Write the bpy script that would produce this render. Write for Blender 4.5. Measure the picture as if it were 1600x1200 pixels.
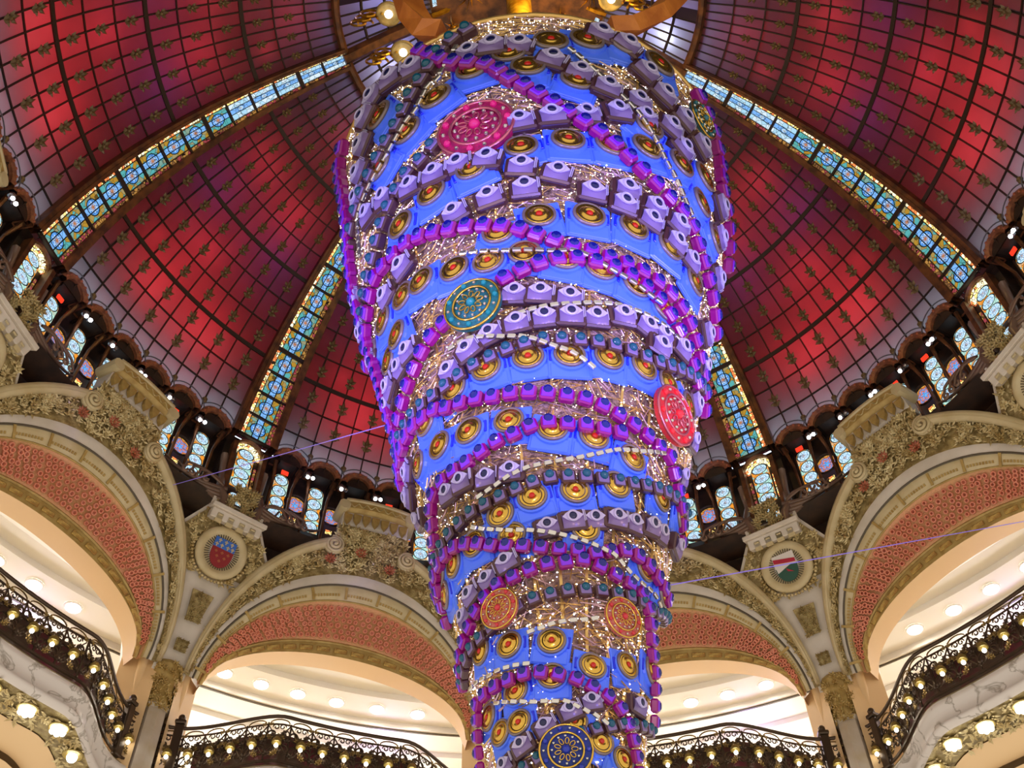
import bpy, math, random
import numpy as np
from mathutils import Matrix, Vector

for o in list(bpy.data.objects):
    bpy.data.objects.remove(o)
random.seed(7)
SC = bpy.context.scene
COL = SC.collection

# ------------------------------------------------------------------ camera
PHI = -3.219                       # the building is turned a little against the camera
cam = bpy.data.cameras.new('camera'); cam.sensor_width = 36.0; cam.lens = 1662.45 / 1600 * 36
cam.clip_end = 300
co = bpy.data.objects.new('camera', cam); COL.objects.link(co); SC.camera = co
Rv = Vector((0.99986727, 0.00445029, -0.01567305)); Uv = Vector((0.01316115, -0.78766197, 0.61596705))
Fv = Vector((0.00960384, 0.61609157, 0.78761599))
co.matrix_world = Matrix(((Rv.x, Uv.x, -Fv.x, -0.498), (Rv.y, Uv.y, -Fv.y, -8.026), (Rv.z, Uv.z, -Fv.z, 0.0), (0, 0, 0, 1)))

# ------------------------------------------------------------------ world, exposure, large lights
w = bpy.data.worlds.new('hall_light'); SC.world = w; w.use_nodes = True
w.node_tree.nodes['Background'].inputs[0].default_value = (1.0, 0.91, 0.78, 1)
w.node_tree.nodes['Background'].inputs[1].default_value = 1.0
SC.view_settings.view_transform = 'Standard'; SC.view_settings.look = 'None'
SC.view_settings.exposure = 0.0; SC.view_settings.gamma = 1.0; SC.view_settings.use_curve_mapping = False

def light(name, typ, loc, energy, color, **kw):
    l = bpy.data.lights.new(name, typ); l.energy = energy; l.color = color
    for k, v in kw.items():
        if k != 'aim': setattr(l, k, v)
    o = bpy.data.objects.new(name, l); COL.objects.link(o); o.location = loc
    if 'aim' in kw:
        o.rotation_euler = (Vector(kw['aim']) - Vector(loc)).to_track_quat('-Z', 'Y').to_euler()
    return o

# stage spots that wash the tree in violet blue, standing on the galleries behind the camera
for x, y, z, e, zz, sz in ((-7.0, -8.0, 2.0, 4200, 12.0, 26), (7.0, -8.0, 2.0, 4200, 11.5, 26), (0.8, -10.5, 1.0, 5200, 11.5, 26),
                        (-8.5, -3.0, 4.0, 3200, 12.0, 26), (8.5, -3.0, 4.0, 3200, 12.0, 26), (1.5, -9.5, 0.5, 1000, 6.5, 14)):
    light('stage_spot', 'SPOT', (x, y, z), e, (0.30, 0.25, 1.0), spot_size=math.radians(sz), spot_blend=0.35,
          shadow_soft_size=0.15, aim=(0, 0, zz))
# warm fill spots, added to brighten the tree's gold tinsel
light('warm_fill_spot', 'SPOT', (-3.0, -10.5, 3.0), 800, (1.0, 0.70, 0.42), spot_size=math.radians(24), spot_blend=0.4, shadow_soft_size=0.2, aim=(0, 0, 10.5))
light('warm_fill_spot', 'SPOT', (5.0, -9.5, 3.0), 800, (1.0, 0.62, 0.48), spot_size=math.radians(24), spot_blend=0.4, shadow_soft_size=0.2, aim=(0, 0, 9.5))

light('warm_fill_spot', 'SPOT', (-1.5, -10.0, 1.0), 620, (1.0, 0.74, 0.42), spot_size=math.radians(15), spot_blend=0.5, shadow_soft_size=0.2, aim=(0, 0, 6.3))

# ------------------------------------------------------------------ material helpers
def S(c): return tuple(((v / 255) / 12.92 if v / 255 < 0.04045 else ((v / 255 + 0.055) / 1.055) ** 2.4) for v in c)
class N:
    """small node-tree writer"""
    def __init__(s, name):
        s.m = bpy.data.materials.new(name); s.m.use_nodes = True; s.t = s.m.node_tree
        s.t.nodes.clear(); s.out = s.t.nodes.new('ShaderNodeOutputMaterial')
    def n(s, typ, ins=None, **kw):
        x = s.t.nodes.new('ShaderNode' + typ)
        for k, v in kw.items(): setattr(x, k, v)
        for k, v in (ins or {}).items():
            i = x.inputs[k]
            if isinstance(v, bpy.types.NodeSocket): s.t.links.new(v, i)
            else:
                if i.type == 'RGBA' and len(v) == 3: v = (*v, 1)
                i.default_value = v
        return x
    def math(s, op, a, b=0.0, c=0.0):
        return s.n('Math', {0: a, 1: b, 2: c}, operation=op).outputs[0]
    def mix(s, f, a, b):
        x = s.n('Mix', data_type='RGBA')
        for i, v in ((x.inputs[0], f), (x.inputs[6], a), (x.inputs[7], b)):
            if isinstance(v, bpy.types.NodeSocket): s.t.links.new(v, i)
            elif i.type == 'RGBA': i.default_value = (*v[:3], 1)
            else: i.default_value = v
        return x.outputs[2]
    def end(s, shader):
        s.t.links.new(shader, s.out.inputs[0]); return s.m

def pbr(name, col, rough=0.5, metal=0.0, col2=None, nscale=6.0, bump=0.0, bscale=20.0, spec=0.5, emit=None, estr=0.0, contrast=(0.35, 0.65)):
    a = N(name); ins = {'Roughness': rough, 'Metallic': metal, 'Specular IOR Level': spec}
    tc = a.n('TexCoord').outputs['Object'] if (col2 or bump) else None
    if col2:
        nz = a.n('TexNoise', {'Vector': tc, 'Scale': nscale, 'Detail': 4.0}).outputs[0]
        mr = a.n('MapRange', {0: nz, 1: contrast[0], 2: contrast[1]}).outputs[0]
        ins['Base Color'] = a.mix(mr, col, col2)
    else: ins['Base Color'] = col
    if bump:
        bz = a.n('TexNoise', {'Vector': tc, 'Scale': bscale, 'Detail': 5.0}).outputs[0]
        ins['Normal'] = a.n('Bump', {'Strength': bump, 'Distance': 0.05, 'Height': bz}).outputs[0]
    if emit: ins['Emission Color'] = emit; ins['Emission Strength'] = estr
    return a.end(a.n('BsdfPrincipled', ins).outputs[0])

def emis(name, col, st):
    a = N(name); return a.end(a.n('Emission', {0: col, 1: st}).outputs[0])

M = {}
M['white'] = pbr('white_plaster', S((214, 203, 190)), 0.55, 0, S((198, 186, 170)), 2.0)
M['cream'] = pbr('cream_plaster', S((205, 188, 148)), 0.5, 0, S((192, 172, 128)), 3.0)
M['ceil'] = pbr('gallery_plaster', S((234, 229, 220)), 0.6)
M['soffit'] = pbr('warm_soffit', S((226, 190, 140)), 0.55)
M['gold_relief'] = pbr('gilded_relief', S((176, 156, 104)), 0.4, 0.2, S((132, 110, 64)), 9.0, 0.35, 26)
M['gold_leaf'] = pbr('gilded_leaf', S((212, 194, 146)), 0.33, 0.25, S((166, 140, 86)), 4.0)
M['rose_leaf'] = pbr('painted_flower', S((176, 96, 62)), 0.45, 0.1, S((150, 84, 60)), 8.0)
M['tapestry'] = pbr('red_mosaic', S((224, 164, 122)), 0.6, 0, S((214, 164, 112)), 1.6, 0.4, 30)
M['rosette'] = pbr('red_rosette', S((212, 126, 96)), 0.45, 0.0, S((214, 134, 108)), 2.0)
M['ochre'] = pbr('ochre_border', S((184, 156, 92)), 0.45, 0.15, S((160, 128, 66)), 6.0)
M['plaque'] = pbr('ochre_plaque', S((196, 164, 88)), 0.4, 0.2, S((158, 116, 56)), 12.0, 0.4, 30)
M['line'] = pbr('dark_line', S((82, 70, 52)), 0.5)
M['bronze'] = pbr('bronze_moulding', S((126, 78, 42)), 0.38, 0.4, S((78, 48, 30)), 5.0)
M['arch_brown'] = pbr('painted_arch', S((164, 104, 66)), 0.4, 0.15, S((112, 62, 44)), 7.0, 0.4, 24)
M['iron'] = pbr('dark_iron', S((120, 94, 78)), 0.32, 0.1)
M['drum'] = pbr('dark_drum', S((62, 40, 28)), 0.5, 0.1, S((32, 21, 17)), 4.0)
M['bar'] = pbr('glazing_bar', S((46, 30, 22)), 0.5, 0.2)
M['leafbar'] = pbr('bronze_leaf', S((110, 88, 56)), 0.45, 0.2)
M['shaft'] = pbr('column_shaft', S((196, 182, 166)), 0.4, 0, S((184, 166, 140)), 3.0)
M['shell'] = pbr('block_shell', S((60, 50, 48)), 0.8)
M['rail'] = pbr('wrought_iron', S((76, 60, 46)), 0.35, 0.5)
M['railgold'] = pbr('wrought_gold', S((150, 122, 66)), 0.3, 0.6, S((84, 66, 40)), 12.0)
M['giltcup'] = pbr('gilt_cup', S((150, 128, 66)), 0.35, 0.5)
M['bulb'] = emis('lamp_bulb', (1.0, 0.93, 0.74), 9.0)
M['spotlamp'] = emis('downlight', (1.0, 0.95, 0.86), 40.0)
M['strip'] = emis('light_strip', (1.0, 0.95, 0.85), 9.0)
M['globe'] = emis('drum_bulb', (0.92, 0.95, 1.0), 12.0)
M['chrome'] = pbr('chrome_fitting', S((150, 140, 136)), 0.15, 0.9)
M['redlamp'] = emis('red_signal', (1.0, 0.05, 0.02), 1.2)
M['cove'] = emis('cove_light', (0.66, 0.80, 1.0), 4.6)
M['bulb2'] = emis('crown_bulb', (1.0, 0.93, 0.75), 3.0)
M['bulb3'] = emis('cluster_bulb', (1.0, 0.93, 0.72), 7.0)
# marble of the balcony edges
a = N('veined_marble'); tc = a.n('TexCoord').outputs['Object']
v1 = a.n('TexNoise', {'Vector': tc, 'Scale': 1.7, 'Detail': 6.0, 'Distortion': 1.2}).outputs[0]
vv = a.n('MapRange', {0: a.math('ABSOLUTE', a.math('SUBTRACT', v1, 0.5)), 1: 0.0, 2: 0.03}).outputs[0]
M['marble'] = a.end(a.n('BsdfPrincipled', {'Base Color': a.mix(vv, S((150, 140, 128)), S((206, 196, 188))), 'Roughness': 0.35}).outputs[0])
# dome pane: milky glass, lets the lamps behind it shine through
def pane_mat(name, tr, df):
    a = N(name); tc = a.n('TexCoord').outputs['Object']
    nz = a.n('TexNoise', {'Vector': tc, 'Scale': 1.1, 'Detail': 3.0}).outputs[0]
    k = a.math('MULTIPLY', a.n('MapRange', {0: nz, 1: 0.3, 2: 0.7, 3: 0.8, 4: 1.0}).outputs[0], a.n('MapRange', {0: a.n('ObjectInfo').outputs['Random'], 3: 0.78, 4: 1.0}).outputs[0])
    t = a.n('BsdfTranslucent', {0: a.mix(k, (0, 0, 0), tr)}).outputs[0]
    d = a.n('BsdfPrincipled', {'Base Color': df, 'Roughness': 0.35}).outputs[0]
    return a.end(a.n('MixShader', {0: 0.22, 1: t, 2: d}).outputs[0])
M['pane'] = pane_mat('milky_pane', (0.86, 0.84, 0.84), S((62, 52, 54)))
M['crownpane'] = pane_mat('crown_pane', (0.9, 0.9, 0.95), S((130, 130, 150)))

# stained glass, lit from outside: uv drives the leaded pattern
def stained(name, reps, ring, bg1, bg2, strength, strip=False, petals=10, rad=0.42, aspect=1.0):
    a = N(name); uv = a.n('UVMap').outputs[0]; sx = a.n('SeparateXYZ', {0: uv})
    u = a.math('SUBTRACT', sx.outputs[0], 0.5)
    vr = a.math('FRACT', a.math('MULTIPLY', sx.outputs[1], float(reps)))
    v = a.math('MULTIPLY', a.math('SUBTRACT', vr, 0.5), aspect)
    rr = a.math('SQRT', a.math('ADD', a.math('MULTIPLY', u, u), a.math('MULTIPLY', v, v)))
    th = a.math('ARCTAN2', v, u)
    pet = a.math('MULTIPLY', a.math('SINE', a.math('MULTIPLY', th, float(petals))), 0.12)
    rn = a.math('DIVIDE', rr, rad)
    cr = a.n('ValToRGB', {0: a.math('ADD', rn, a.math('MULTIPLY', pet, a.math('LESS_THAN', rn, 0.8)))})
    e = cr.color_ramp; e.interpolation = 'LINEAR'
    e.elements[0].position = ring[0][0]; e.elements[0].color = (*ring[0][1], 1)
    e.elements[1].position = ring[-1][0]; e.elements[1].color = (*ring[-1][1], 1)
    for p, c in ring[1:-1]:
        q = e.elements.new(p); q.color = (*c, 1)
    tc = a.n('TexCoord').outputs['Object']
    vo = a.n('TexVoronoi', {'Vector': tc, 'Scale': 10.0}); vd = a.n('TexVoronoi', {'Vector': tc, 'Scale': 10.0}, feature='DISTANCE_TO_EDGE')
    cell = a.n('SeparateXYZ', {0: vo.outputs['Color']}).outputs[0]
    bg = a.mix(a.n('MapRange', {0: cell, 1: 0.3, 2: 0.7}).outputs[0], bg1, bg2)
    c = a.mix(a.math('GREATER_THAN', rn, 1.0), cr.outputs[0], bg)
    if strip:
        st = a.math('LESS_THAN', a.math('ABSOLUTE', u), 0.13)
        c = a.mix(a.math('MULTIPLY', st, a.math('GREATER_THAN', rn, 0.75)), c, (0.22, 0.50, 1.0))
        ed = a.math('LESS_THAN', a.math('ABSOLUTE', a.math('SUBTRACT', a.math('ABSOLUTE', u), 0.16)), 0.025)
        c = a.mix(ed, c, (0.004, 0.006, 0.01))
    lead = a.math('LESS_THAN', vd.outputs[0], 0.035)
    c = a.mix(a.math('MULTIPLY', lead, 0.75), c, (0.01, 0.01, 0.01))
    lr = a.math('LESS_THAN', a.math('ABSOLUTE', a.math('SUBTRACT', rn, 1.0)), 0.07)
    c = a.mix(lr, c, (0.01, 0.01, 0.012))
    return a.end(a.n('Emission', {0: c, 1: strength}).outputs[0])
BL = [(0.0, (0.30, 0.02, 0.01)), (0.16, (0.9, 0.45, 0.08)), (0.3, (0.03, 0.12, 0.5)), (0.52, (0.62, 0.85, 1.0)), (0.72, (0.05, 0.22, 0.75)), (1.0, (0.16, 0.5, 0.95))]
LW = [(0.0, (0.8, 0.5, 0.1)), (0.2, (0.1, 0.3, 0.7)), (0.4, (0.85, 0.95, 0.95)), (0.62, (0.2, 0.5, 0.85)), (0.8, (0.75, 0.92, 0.95)), (1.0, (0.25, 0.6, 0.8))]
M['ribglass'] = stained('rib_glass', 1, BL, (0.10, 0.42, 0.42), (0.45, 0.25, 0.03), 1.05, strip=True, rad=0.36, aspect=1.3)
M['ribglass_top'] = stained('rib_glass_pale', 1, LW, (0.45, 0.75, 0.95), (0.75, 0.9, 1.0), 1.0, strip=True, rad=0.15, aspect=1.0)
M['lancet'] = stained('lancet_glass', 4, LW, (0.85, 0.30, 0.03), (0.45, 0.75, 0.65), 1.15, rad=0.44, petals=8)
M['roundel'] = stained('roundel_glass', 1, [(0.0, (0.15, 0.5, 0.9)), (0.25, (0.1, 0.3, 0.8)), (0.4, (0.75, 0.18, 0.03)), (0.6, (0.12, 0.3, 0.7)), (0.8, (0.6, 0.12, 0.02)), (1.0, (0.8, 0.62, 0.12))],
                       (0.6, 0.2, 0.03), (0.7, 0.55, 0.1), 1.15, rad=0.5, petals=6)
def mosaic(name, c1, c2, c3, sc, st):
    a = N(name); tc = a.n('TexCoord').outputs['Object']
    vo = a.n('TexVoronoi', {'Vector': tc, 'Scale': sc}); vd = a.n('TexVoronoi', {'Vector': tc, 'Scale': sc}, feature='DISTANCE_TO_EDGE')
    s = a.n('SeparateXYZ', {0: vo.outputs['Color']})
    c = a.mix(a.math('GREATER_THAN', s.outputs[0], 0.45), c1, c2)
    c = a.mix(a.math('GREATER_THAN', s.outputs[1], 0.72), c, c3)
    c = a.mix(a.math('LESS_THAN', vd.outputs[0], 0.06), c, (0.02, 0.01, 0.005))
    return a.end(a.n('Emission', {0: c, 1: st}).outputs[0])
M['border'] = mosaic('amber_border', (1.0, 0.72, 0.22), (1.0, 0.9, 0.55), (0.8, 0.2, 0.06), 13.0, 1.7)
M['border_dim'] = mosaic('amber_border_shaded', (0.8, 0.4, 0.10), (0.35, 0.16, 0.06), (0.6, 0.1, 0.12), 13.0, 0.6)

# ------------------------------------------------------------------ mesh helpers
def pt(az, r, z):
    t = math.radians(az); return (r * math.sin(t), r * math.cos(t), z)
class MB:
    def __init__(s): s.v = []; s.f = []; s.uv = []
    def add(s, vs, fs, uvs=None):
        b = len(s.v); s.v += [tuple(p) for p in vs]; s.f += [tuple(i + b for i in f) for f in fs]
        s.uv += uvs if uvs else [None] * len(fs)
        return s
    def grid(s, fn, nu, nv, flip=False):
        vs = []; fs = []; uvs = []
        for i in range(nu + 1):
            for j in range(nv + 1): vs.append(fn(i / nu, j / nv))
        for i in range(nu):
            for j in range(nv):
                q = [i * (nv + 1) + j, (i + 1) * (nv + 1) + j, (i + 1) * (nv + 1) + j + 1, i * (nv + 1) + j + 1]
                t = [(i / nu, j / nv), ((i + 1) / nu, j / nv), ((i + 1) / nu, (j + 1) / nv), (i / nu, (j + 1) / nv)]
                if flip: q.reverse(); t.reverse()
                fs.append(q); uvs.append(t)
        return s.add(vs, fs, uvs)
    def tube(s, pts, rad, n=6, closed=False, cap=True, taper=None):
        pts = [Vector(p) for p in pts]; m = len(pts); vs = []; prev = None
        for i, p in enumerate(pts):
            if closed: d = pts[(i + 1) % m] - pts[i - 1]
            else: d = pts[min(i + 1, m - 1)] - pts[max(i - 1, 0)]
            d.normalize()
            if prev is None:
                x = d.orthogonal().normalized()
            else:
                x = (prev - d * prev.dot(d)).normalized()
            prev = x; y = d.cross(x); r = rad * (taper[i] if taper else 1)
            for k in range(n):
                a = 2 * math.pi * k / n; vs.append(p + x * (r * math.cos(a)) + y * (r * math.sin(a)))
        fs = []
        for i in range(m if closed else m - 1):
            j = (i + 1) % m
            for k in range(n):
                l = (k + 1) % n; fs.append((i * n + k, j * n + k, j * n + l, i * n + l))
        if cap and not closed: fs.append(tuple(range(n - 1, -1, -1))); fs.append(tuple((m - 1) * n + k for k in range(n)))
        return s.add(vs, fs)
    def lathe(s, prof, n=16, ax=None):
        """profile [(radius, height)] about local z, or with matrix ax"""
        vs = []; fs = []
        for r, h in prof:
            for k in range(n):
                a = 2 * math.pi * k / n; vs.append(Vector((r * math.cos(a), r * math.sin(a), h)))
        for i in range(len(prof) - 1):
            for k in range(n):
                l = (k + 1) % n; fs.append((i * n + k, i * n + l, (i + 1) * n + l, (i + 1) * n + k))
        if prof[-1][0] > 1e-6: fs.append(tuple((len(prof) - 1) * n + k for k in range(n)))
        if prof[0][0] > 1e-6: fs.append(tuple(range(n - 1, -1, -1)))
        if ax is not None: vs = [ax @ p for p in vs]
        return s.add(vs, fs)
    def box(s, c, d, ch=0.0, ax=None):
        """chamfered box, centre c, full size d"""
        x, y, z = d[0] / 2, d[1] / 2, d[2] / 2
        if ch <= 0:
            vs = [Vector((sx * x, sy * y, sz * z)) for sx in (-1, 1) for sy in (-1, 1) for sz in (-1, 1)]
            fs = [(0, 1, 3, 2), (4, 6, 7, 5), (0, 4, 5, 1), (2, 3, 7, 6), (0, 2, 6, 4), (1, 5, 7, 3)]
        else:
            vs = []; idx = {}
            for sx in (-1, 1):
                for sy in (-1, 1):
                    for sz in (-1, 1):
                        for a in range(3):
                            p = [x - ch, y - ch, z - ch]; p[a] += ch
                            idx[(sx, sy, sz, a)] = len(vs); vs.append(Vector((sx * p[0], sy * p[1], sz * p[2])))
            fs = []
            for a in range(3):
                b, c2 = (a + 1) % 3, (a + 2) % 3
                for sg in (-1, 1):
                    q = []
                    for t1, t2 in ((-1, -1), (1, -1), (1, 1), (-1, 1)):
                        k = [0, 0, 0]; k[a] = sg; k[b] = t1; k[c2] = t2; q.append(idx[(*k, a)])
                    if sg < 0: q.reverse()
                    fs.append(tuple(q))
            for a in range(3):                       # edges along axis a
                b, c2 = (a + 1) % 3, (a + 2) % 3
                for t1 in (-1, 1):
                    for t2 in (-1, 1):
                        k0 = [0, 0, 0]; k0[a] = -1; k0[b] = t1; k0[c2] = t2; k1 = list(k0); k1[a] = 1
                        q = [idx[(*k0, b)], idx[(*k1, b)], idx[(*k1, c2)], idx[(*k0, c2)]]
                        if t1 * t2 > 0: q.reverse()
                        fs.append(tuple(q))
            for sx in (-1, 1):
                for sy in (-1, 1):
                    for sz in (-1, 1):
                        q = [idx[(sx, sy, sz, a)] for a in range(3)]
                        if sx * sy * sz < 0: q.reverse()
                        fs.append(tuple(q))
        c = Vector(c); vs = [p + c for p in vs]
        if ax is not None: vs = [ax @ p for p in vs]
        return s.add(vs, fs)
    def ball(s, c, r, n=8, m=5, ax=None, sq=(1, 1, 1)):
        vs = []; fs = []
        for i in range(1, m):
            t = math.pi * i / m
            for k in range(n):
                a = 2 * math.pi * k / n
                vs.append(Vector((r * sq[0] * math.sin(t) * math.cos(a), r * sq[1] * math.sin(t) * math.sin(a), r * sq[2] * math.cos(t))))
        b0 = len(vs); vs.append(Vector((0, 0, r * sq[2]))); vs.append(Vector((0, 0, -r * sq[2])))
        for i in range(m - 2):
            for k in range(n):
                l = (k + 1) % n; fs.append((i * n + k, (i + 1) * n + k, (i + 1) * n + l, i * n + l))
        for k in range(n):
            l = (k + 1) % n; fs.append((b0, k, l)); fs.append((b0 + 1, (m - 2) * n + l, (m - 2) * n + k))
        c = Vector(c); vs = [p + c for p in vs]
        if ax is not None: vs = [ax @ p for p in vs]
        return s.add(vs, fs)
    def prism(s, poly, z0, z1, ax=None):
        n = len(poly); vs = [Vector((x, y, z)) for z in (z0, z1) for x, y in poly]
        fs = [tuple(range(n - 1, -1, -1)), tuple(range(n, 2 * n))] + [(i, (i + 1) % n, n + (i + 1) % n, n + i) for i in range(n)]
        if ax is not None: vs = [ax @ p for p in vs]
        return s.add(vs, fs)
    def sweep(s, prof, path, closed_prof=False, cap=True):
        """profile [(dr, z)] carried along path fn(i)->(az, r) list; used for curved mouldings"""
        m = len(prof); vs = []; fs = []
        for az, r, dz in path:
            for dr, z in prof: vs.append(pt(az, r + dr, z + dz))
        k = m if closed_prof else m - 1
        for i in range(len(path) - 1):
            for j in range(k):
                l = (j + 1) % m; fs.append((i * m + j, i * m + l, (i + 1) * m + l, (i + 1) * m + j))
        if closed_prof and cap: fs.append(tuple(range(m))); fs.append(tuple((len(path) - 1) * m + j for j in range(m - 1, -1, -1)))
        return s.add(vs, fs)
    def mesh(s, name, mat, smooth=False):
        me = bpy.data.meshes.new(name); me.from_pydata([tuple(p) for p in s.v], [], s.f)
        if any(u is not None for u in s.uv):
            l = me.uv_layers.new(name='UVMap'); i = 0
            for f, u in zip(s.f, s.uv):
                for k in range(len(f)):
                    l.data[i].uv = u[k] if u else (0, 0); i += 1
        me.materials.append(M[mat] if isinstance(mat, str) else mat)
        if smooth: me.polygons.foreach_set('use_smooth', [True] * len(me.polygons))
        me.update(); return me

def put(name, me, parent=None, mat=None, kind=None, label=None):
    o = bpy.data.objects.new(name, me); COL.objects.link(o)
    if parent is not None: o.parent = parent
    if mat is not None: o.matrix_basis = mat
    if kind: o['kind'] = kind
    if label: o['label'] = label
    return o
def tag(o, label, cat, group=None, kind=None):
    o['label'] = label; o['category'] = cat
    if group: o['group'] = group
    if kind: o['kind'] = kind
    return o
def empty(name, loc=(0, 0, 0), mat=None):
    o = bpy.data.objects.new(name, None); COL.objects.link(o); o.empty_display_size = 0.1
    o.matrix_basis = mat if mat is not None else Matrix.Translation(loc)
    return o
def turn(az): return Matrix.Rotation(-math.radians(az + PHI), 4, 'Z')   # canonical (az 0) -> bay at az
ORD = ['first', 'second', 'third', 'fourth', 'fifth', 'sixth', 'seventh', 'eighth', 'ninth', 'tenth', 'eleventh', 'twelfth', 'thirteenth',
       'fourteenth', 'fifteenth', 'sixteenth', 'seventeenth', 'eighteenth', 'nineteenth', 'twentieth']

# ================================================================== DOME
def dome_r(z): return 10 * math.cos(math.asin(min(1, ((z - 11.4) / 13.09)) ** 1.603))
def make_prof(z0, z1, n=400):
    P = [(dome_r(z0 + (z1 - z0) * (1 - (1 - i / n) ** 1.6)), z0 + (z1 - z0) * (1 - (1 - i / n) ** 1.6)) for i in range(n + 1)]
    L = [0.0]
    for a, b in zip(P, P[1:]): L.append(L[-1] + math.hypot(b[0] - a[0], b[1] - a[1]))
    T = np.array(L) / L[-1]; R = np.array([p[0] for p in P]); Z = np.array([p[1] for p in P])
    def f(s, off=0.0):
        r, z = float(np.interp(s, T, R)), float(np.interp(s, T, Z))
        r2, z2 = float(np.interp(min(s + .01, 1), T, R)), float(np.interp(min(s + .01, 1), T, Z))
        r1, z1_ = float(np.interp(max(s - .01, 0), T, R)), float(np.interp(max(s - .01, 0), T, Z))
        dr, dz = r2 - r1, z2 - z1_; l = math.hypot(dr, dz)
        return r - off * dz / l, z + off * dr / l
    return f, L[-1]
prof, PL = make_prof(17.70, 23.77)
ROWS, COLS, HALF = 12, 12, 14.75
DAZ = 2 * HALF / COLS
BASE_D = pt(0, 9.45, 17.7)
def local(base): return Matrix.Translation(Vector(base) * -1)

pane_me = []
for i in range(ROWS):
    a0, a1 = i / ROWS, (i + 1) / ROWS
    mb = MB().grid(lambda u, v: pt((u - .5) * DAZ, *prof(a0 + (a1 - a0) * v)), 1, 2)
    pane_me.append(mb.mesh('pane', 'pane'))
def merid(az, hw, o0, o1, s0=0.0, s1=1.0, n=26):
    """box bar along a meridian, half width hw metres, from inward offset o0 to o1"""
    mb = MB(); vs = []; fs = []
    for i in range(n + 1):
        s = s0 + (s1 - s0) * i / n
        for sg, o in ((-1, o0), (1, o0), (1, o1), (-1, o1)):
            r, z = prof(s, o); vs.append(pt(az + sg * math.degrees(hw / r), r, z))
    for i in range(n):
        for k in range(4):
            l = (k + 1) % 4; fs.append((i * 4 + k, i * 4 + l, (i + 1) * 4 + l, (i + 1) * 4 + k))
    return mb.add(vs, fs)
bar_me = merid(0, 0.013, -0.01, 0.035).mesh('meridian_bar', 'bar')
row_me = []
for i in range(1, ROWS + 1):
    hw = 0.045 if i % 3 == 0 else 0.012
    s = i / ROWS; ds = hw / PL; mb = MB(); vs = []; fs = []
    for k in range(25):
        az = -HALF + 2 * HALF * k / 24
        for ss, o in ((s - ds, -0.01), (s + ds, -0.01), (s + ds, 0.04), (s - ds, 0.04)): vs.append(pt(az, *prof(min(ss, 1), o)))
    for k in range(24):
        for j in range(4):
            l = (j + 1) % 4; fs.append((k * 4 + j, (k + 1) * 4 + j, (k + 1) * 4 + l, k * 4 + l))
    row_me.append(mb.add(vs, fs).mesh('row_bar', 'bar'))
# leaf ornament in local frame x tangent, y up the meridian, z inward
mb = MB()
for ang, ln, oy in ((90, .17, .0), (35, .14, 0), (145, .14, 0), (-20, .13, -.05), (200, .13, -.05), (60, .1, -.14), (120, .1, -.14)):
    c, s_ = math.cos(math.radians(ang)), math.sin(math.radians(ang))
    def q(l, wd, h): return (c * l - s_ * wd, s_ * l + c * wd + oy, h)
    mb.add([q(0, 0, .03), q(ln * .5, .045, .05), q(ln, 0, .09), q(ln * .5, -.045, .05), q(ln * .5, 0, .09)], [(0, 1, 4), (1, 2, 4), (2, 3, 4), (3, 0, 4)])
mb.ball((0, -.02, .06), .045, 6, 4)
leaf_me = mb.mesh('leaf_ornament', 'leafbar')
def dome_frame(az, s):
    r, z = prof(s, 0.04); r2, z2 = prof(min(s + .01, 1), 0.04)
    p = Vector(pt(az, r, z)); y = (Vector(pt(az, r2, z2)) - p).normalized(); x = Vector((math.cos(math.radians(az)), -math.sin(math.radians(az)), 0))
    zz = x.cross(y)
    if zz.dot(Vector((-p.x, -p.y, -5))) < 0: x = -x; zz = -zz
    return Matrix(((x.x, y.x, zz.x, p.x), (x.y, y.y, zz.y, p.y), (x.z, y.z, zz.z, p.z), (0, 0, 0, 1)))
DOME_BAYS = {-90: 'at the upper left', -54: 'left of the tree', -18: 'directly behind the tree on its left', 18: 'directly behind the tree on its right',
             54: 'right of the tree', 90: 'at the upper right'}
LB = local(BASE_D)
for az, where in DOME_BAYS.items():
    root = empty('ceiling', mat=turn(az) @ Matrix.Translation(BASE_D))
    tag(root, 'red lit glass dome sector with dark glazing bars ' + where, 'ceiling', None, 'structure')
    for i in range(ROWS):
        for j in range(COLS):
            put('pane', pane_me[i], root, LB @ Matrix.Rotation(-math.radians(-HALF + DAZ * (j + .5)), 4, 'Z'))
        put('row_bar', row_me[i], root, LB)
    for j in range(COLS + 1):
        a = -HALF + DAZ * j
        put('meridian_bar', bar_me, root, LB @ Matrix.Rotation(-math.radians(a), 4, 'Z'))
        if j % 2 == 1:
            for i in range(1, ROWS - 1):
                put('leaf_ornament', leaf_me, root, LB @ dome_frame(a, (i + .45) / ROWS) @ Matrix.Scale(1.15 - .035 * i, 4))
    # lamps between inner dome and roof
    sgn = 1 if az > 0 else -1
    T = turn(az)
    for s, a, off, e in ((.19, -5 * sgn, .95, 30), (.20, 5.0 * sgn, 0.9, 24), (.38, 2 * sgn, .85, 14), (.62, -6 * sgn, .75, 12),
                         (.66, 6 * sgn, .7, 9), (.88, -2 * sgn, .7, 6), (.30, 9 * sgn, .22, .8), (.80, -9 * sgn, .2, .7), (.5, 0, 1.9, 14)):
        light('red_dome_lamp', 'POINT', T @ Vector(pt(a, *prof(s, -off))), e, (1.0, 0.035, 0.05), shadow_soft_size=0.12)
    for s, a, e in ((.5, -8 * sgn, 2.2), (.52, 8 * sgn, 2.0)):
        light('violet_dome_lamp', 'POINT', T @ Vector(pt(a, *prof(s, -.8))), e, (0.25, 0.10, 1.0), shadow_soft_size=0.12)
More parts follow.
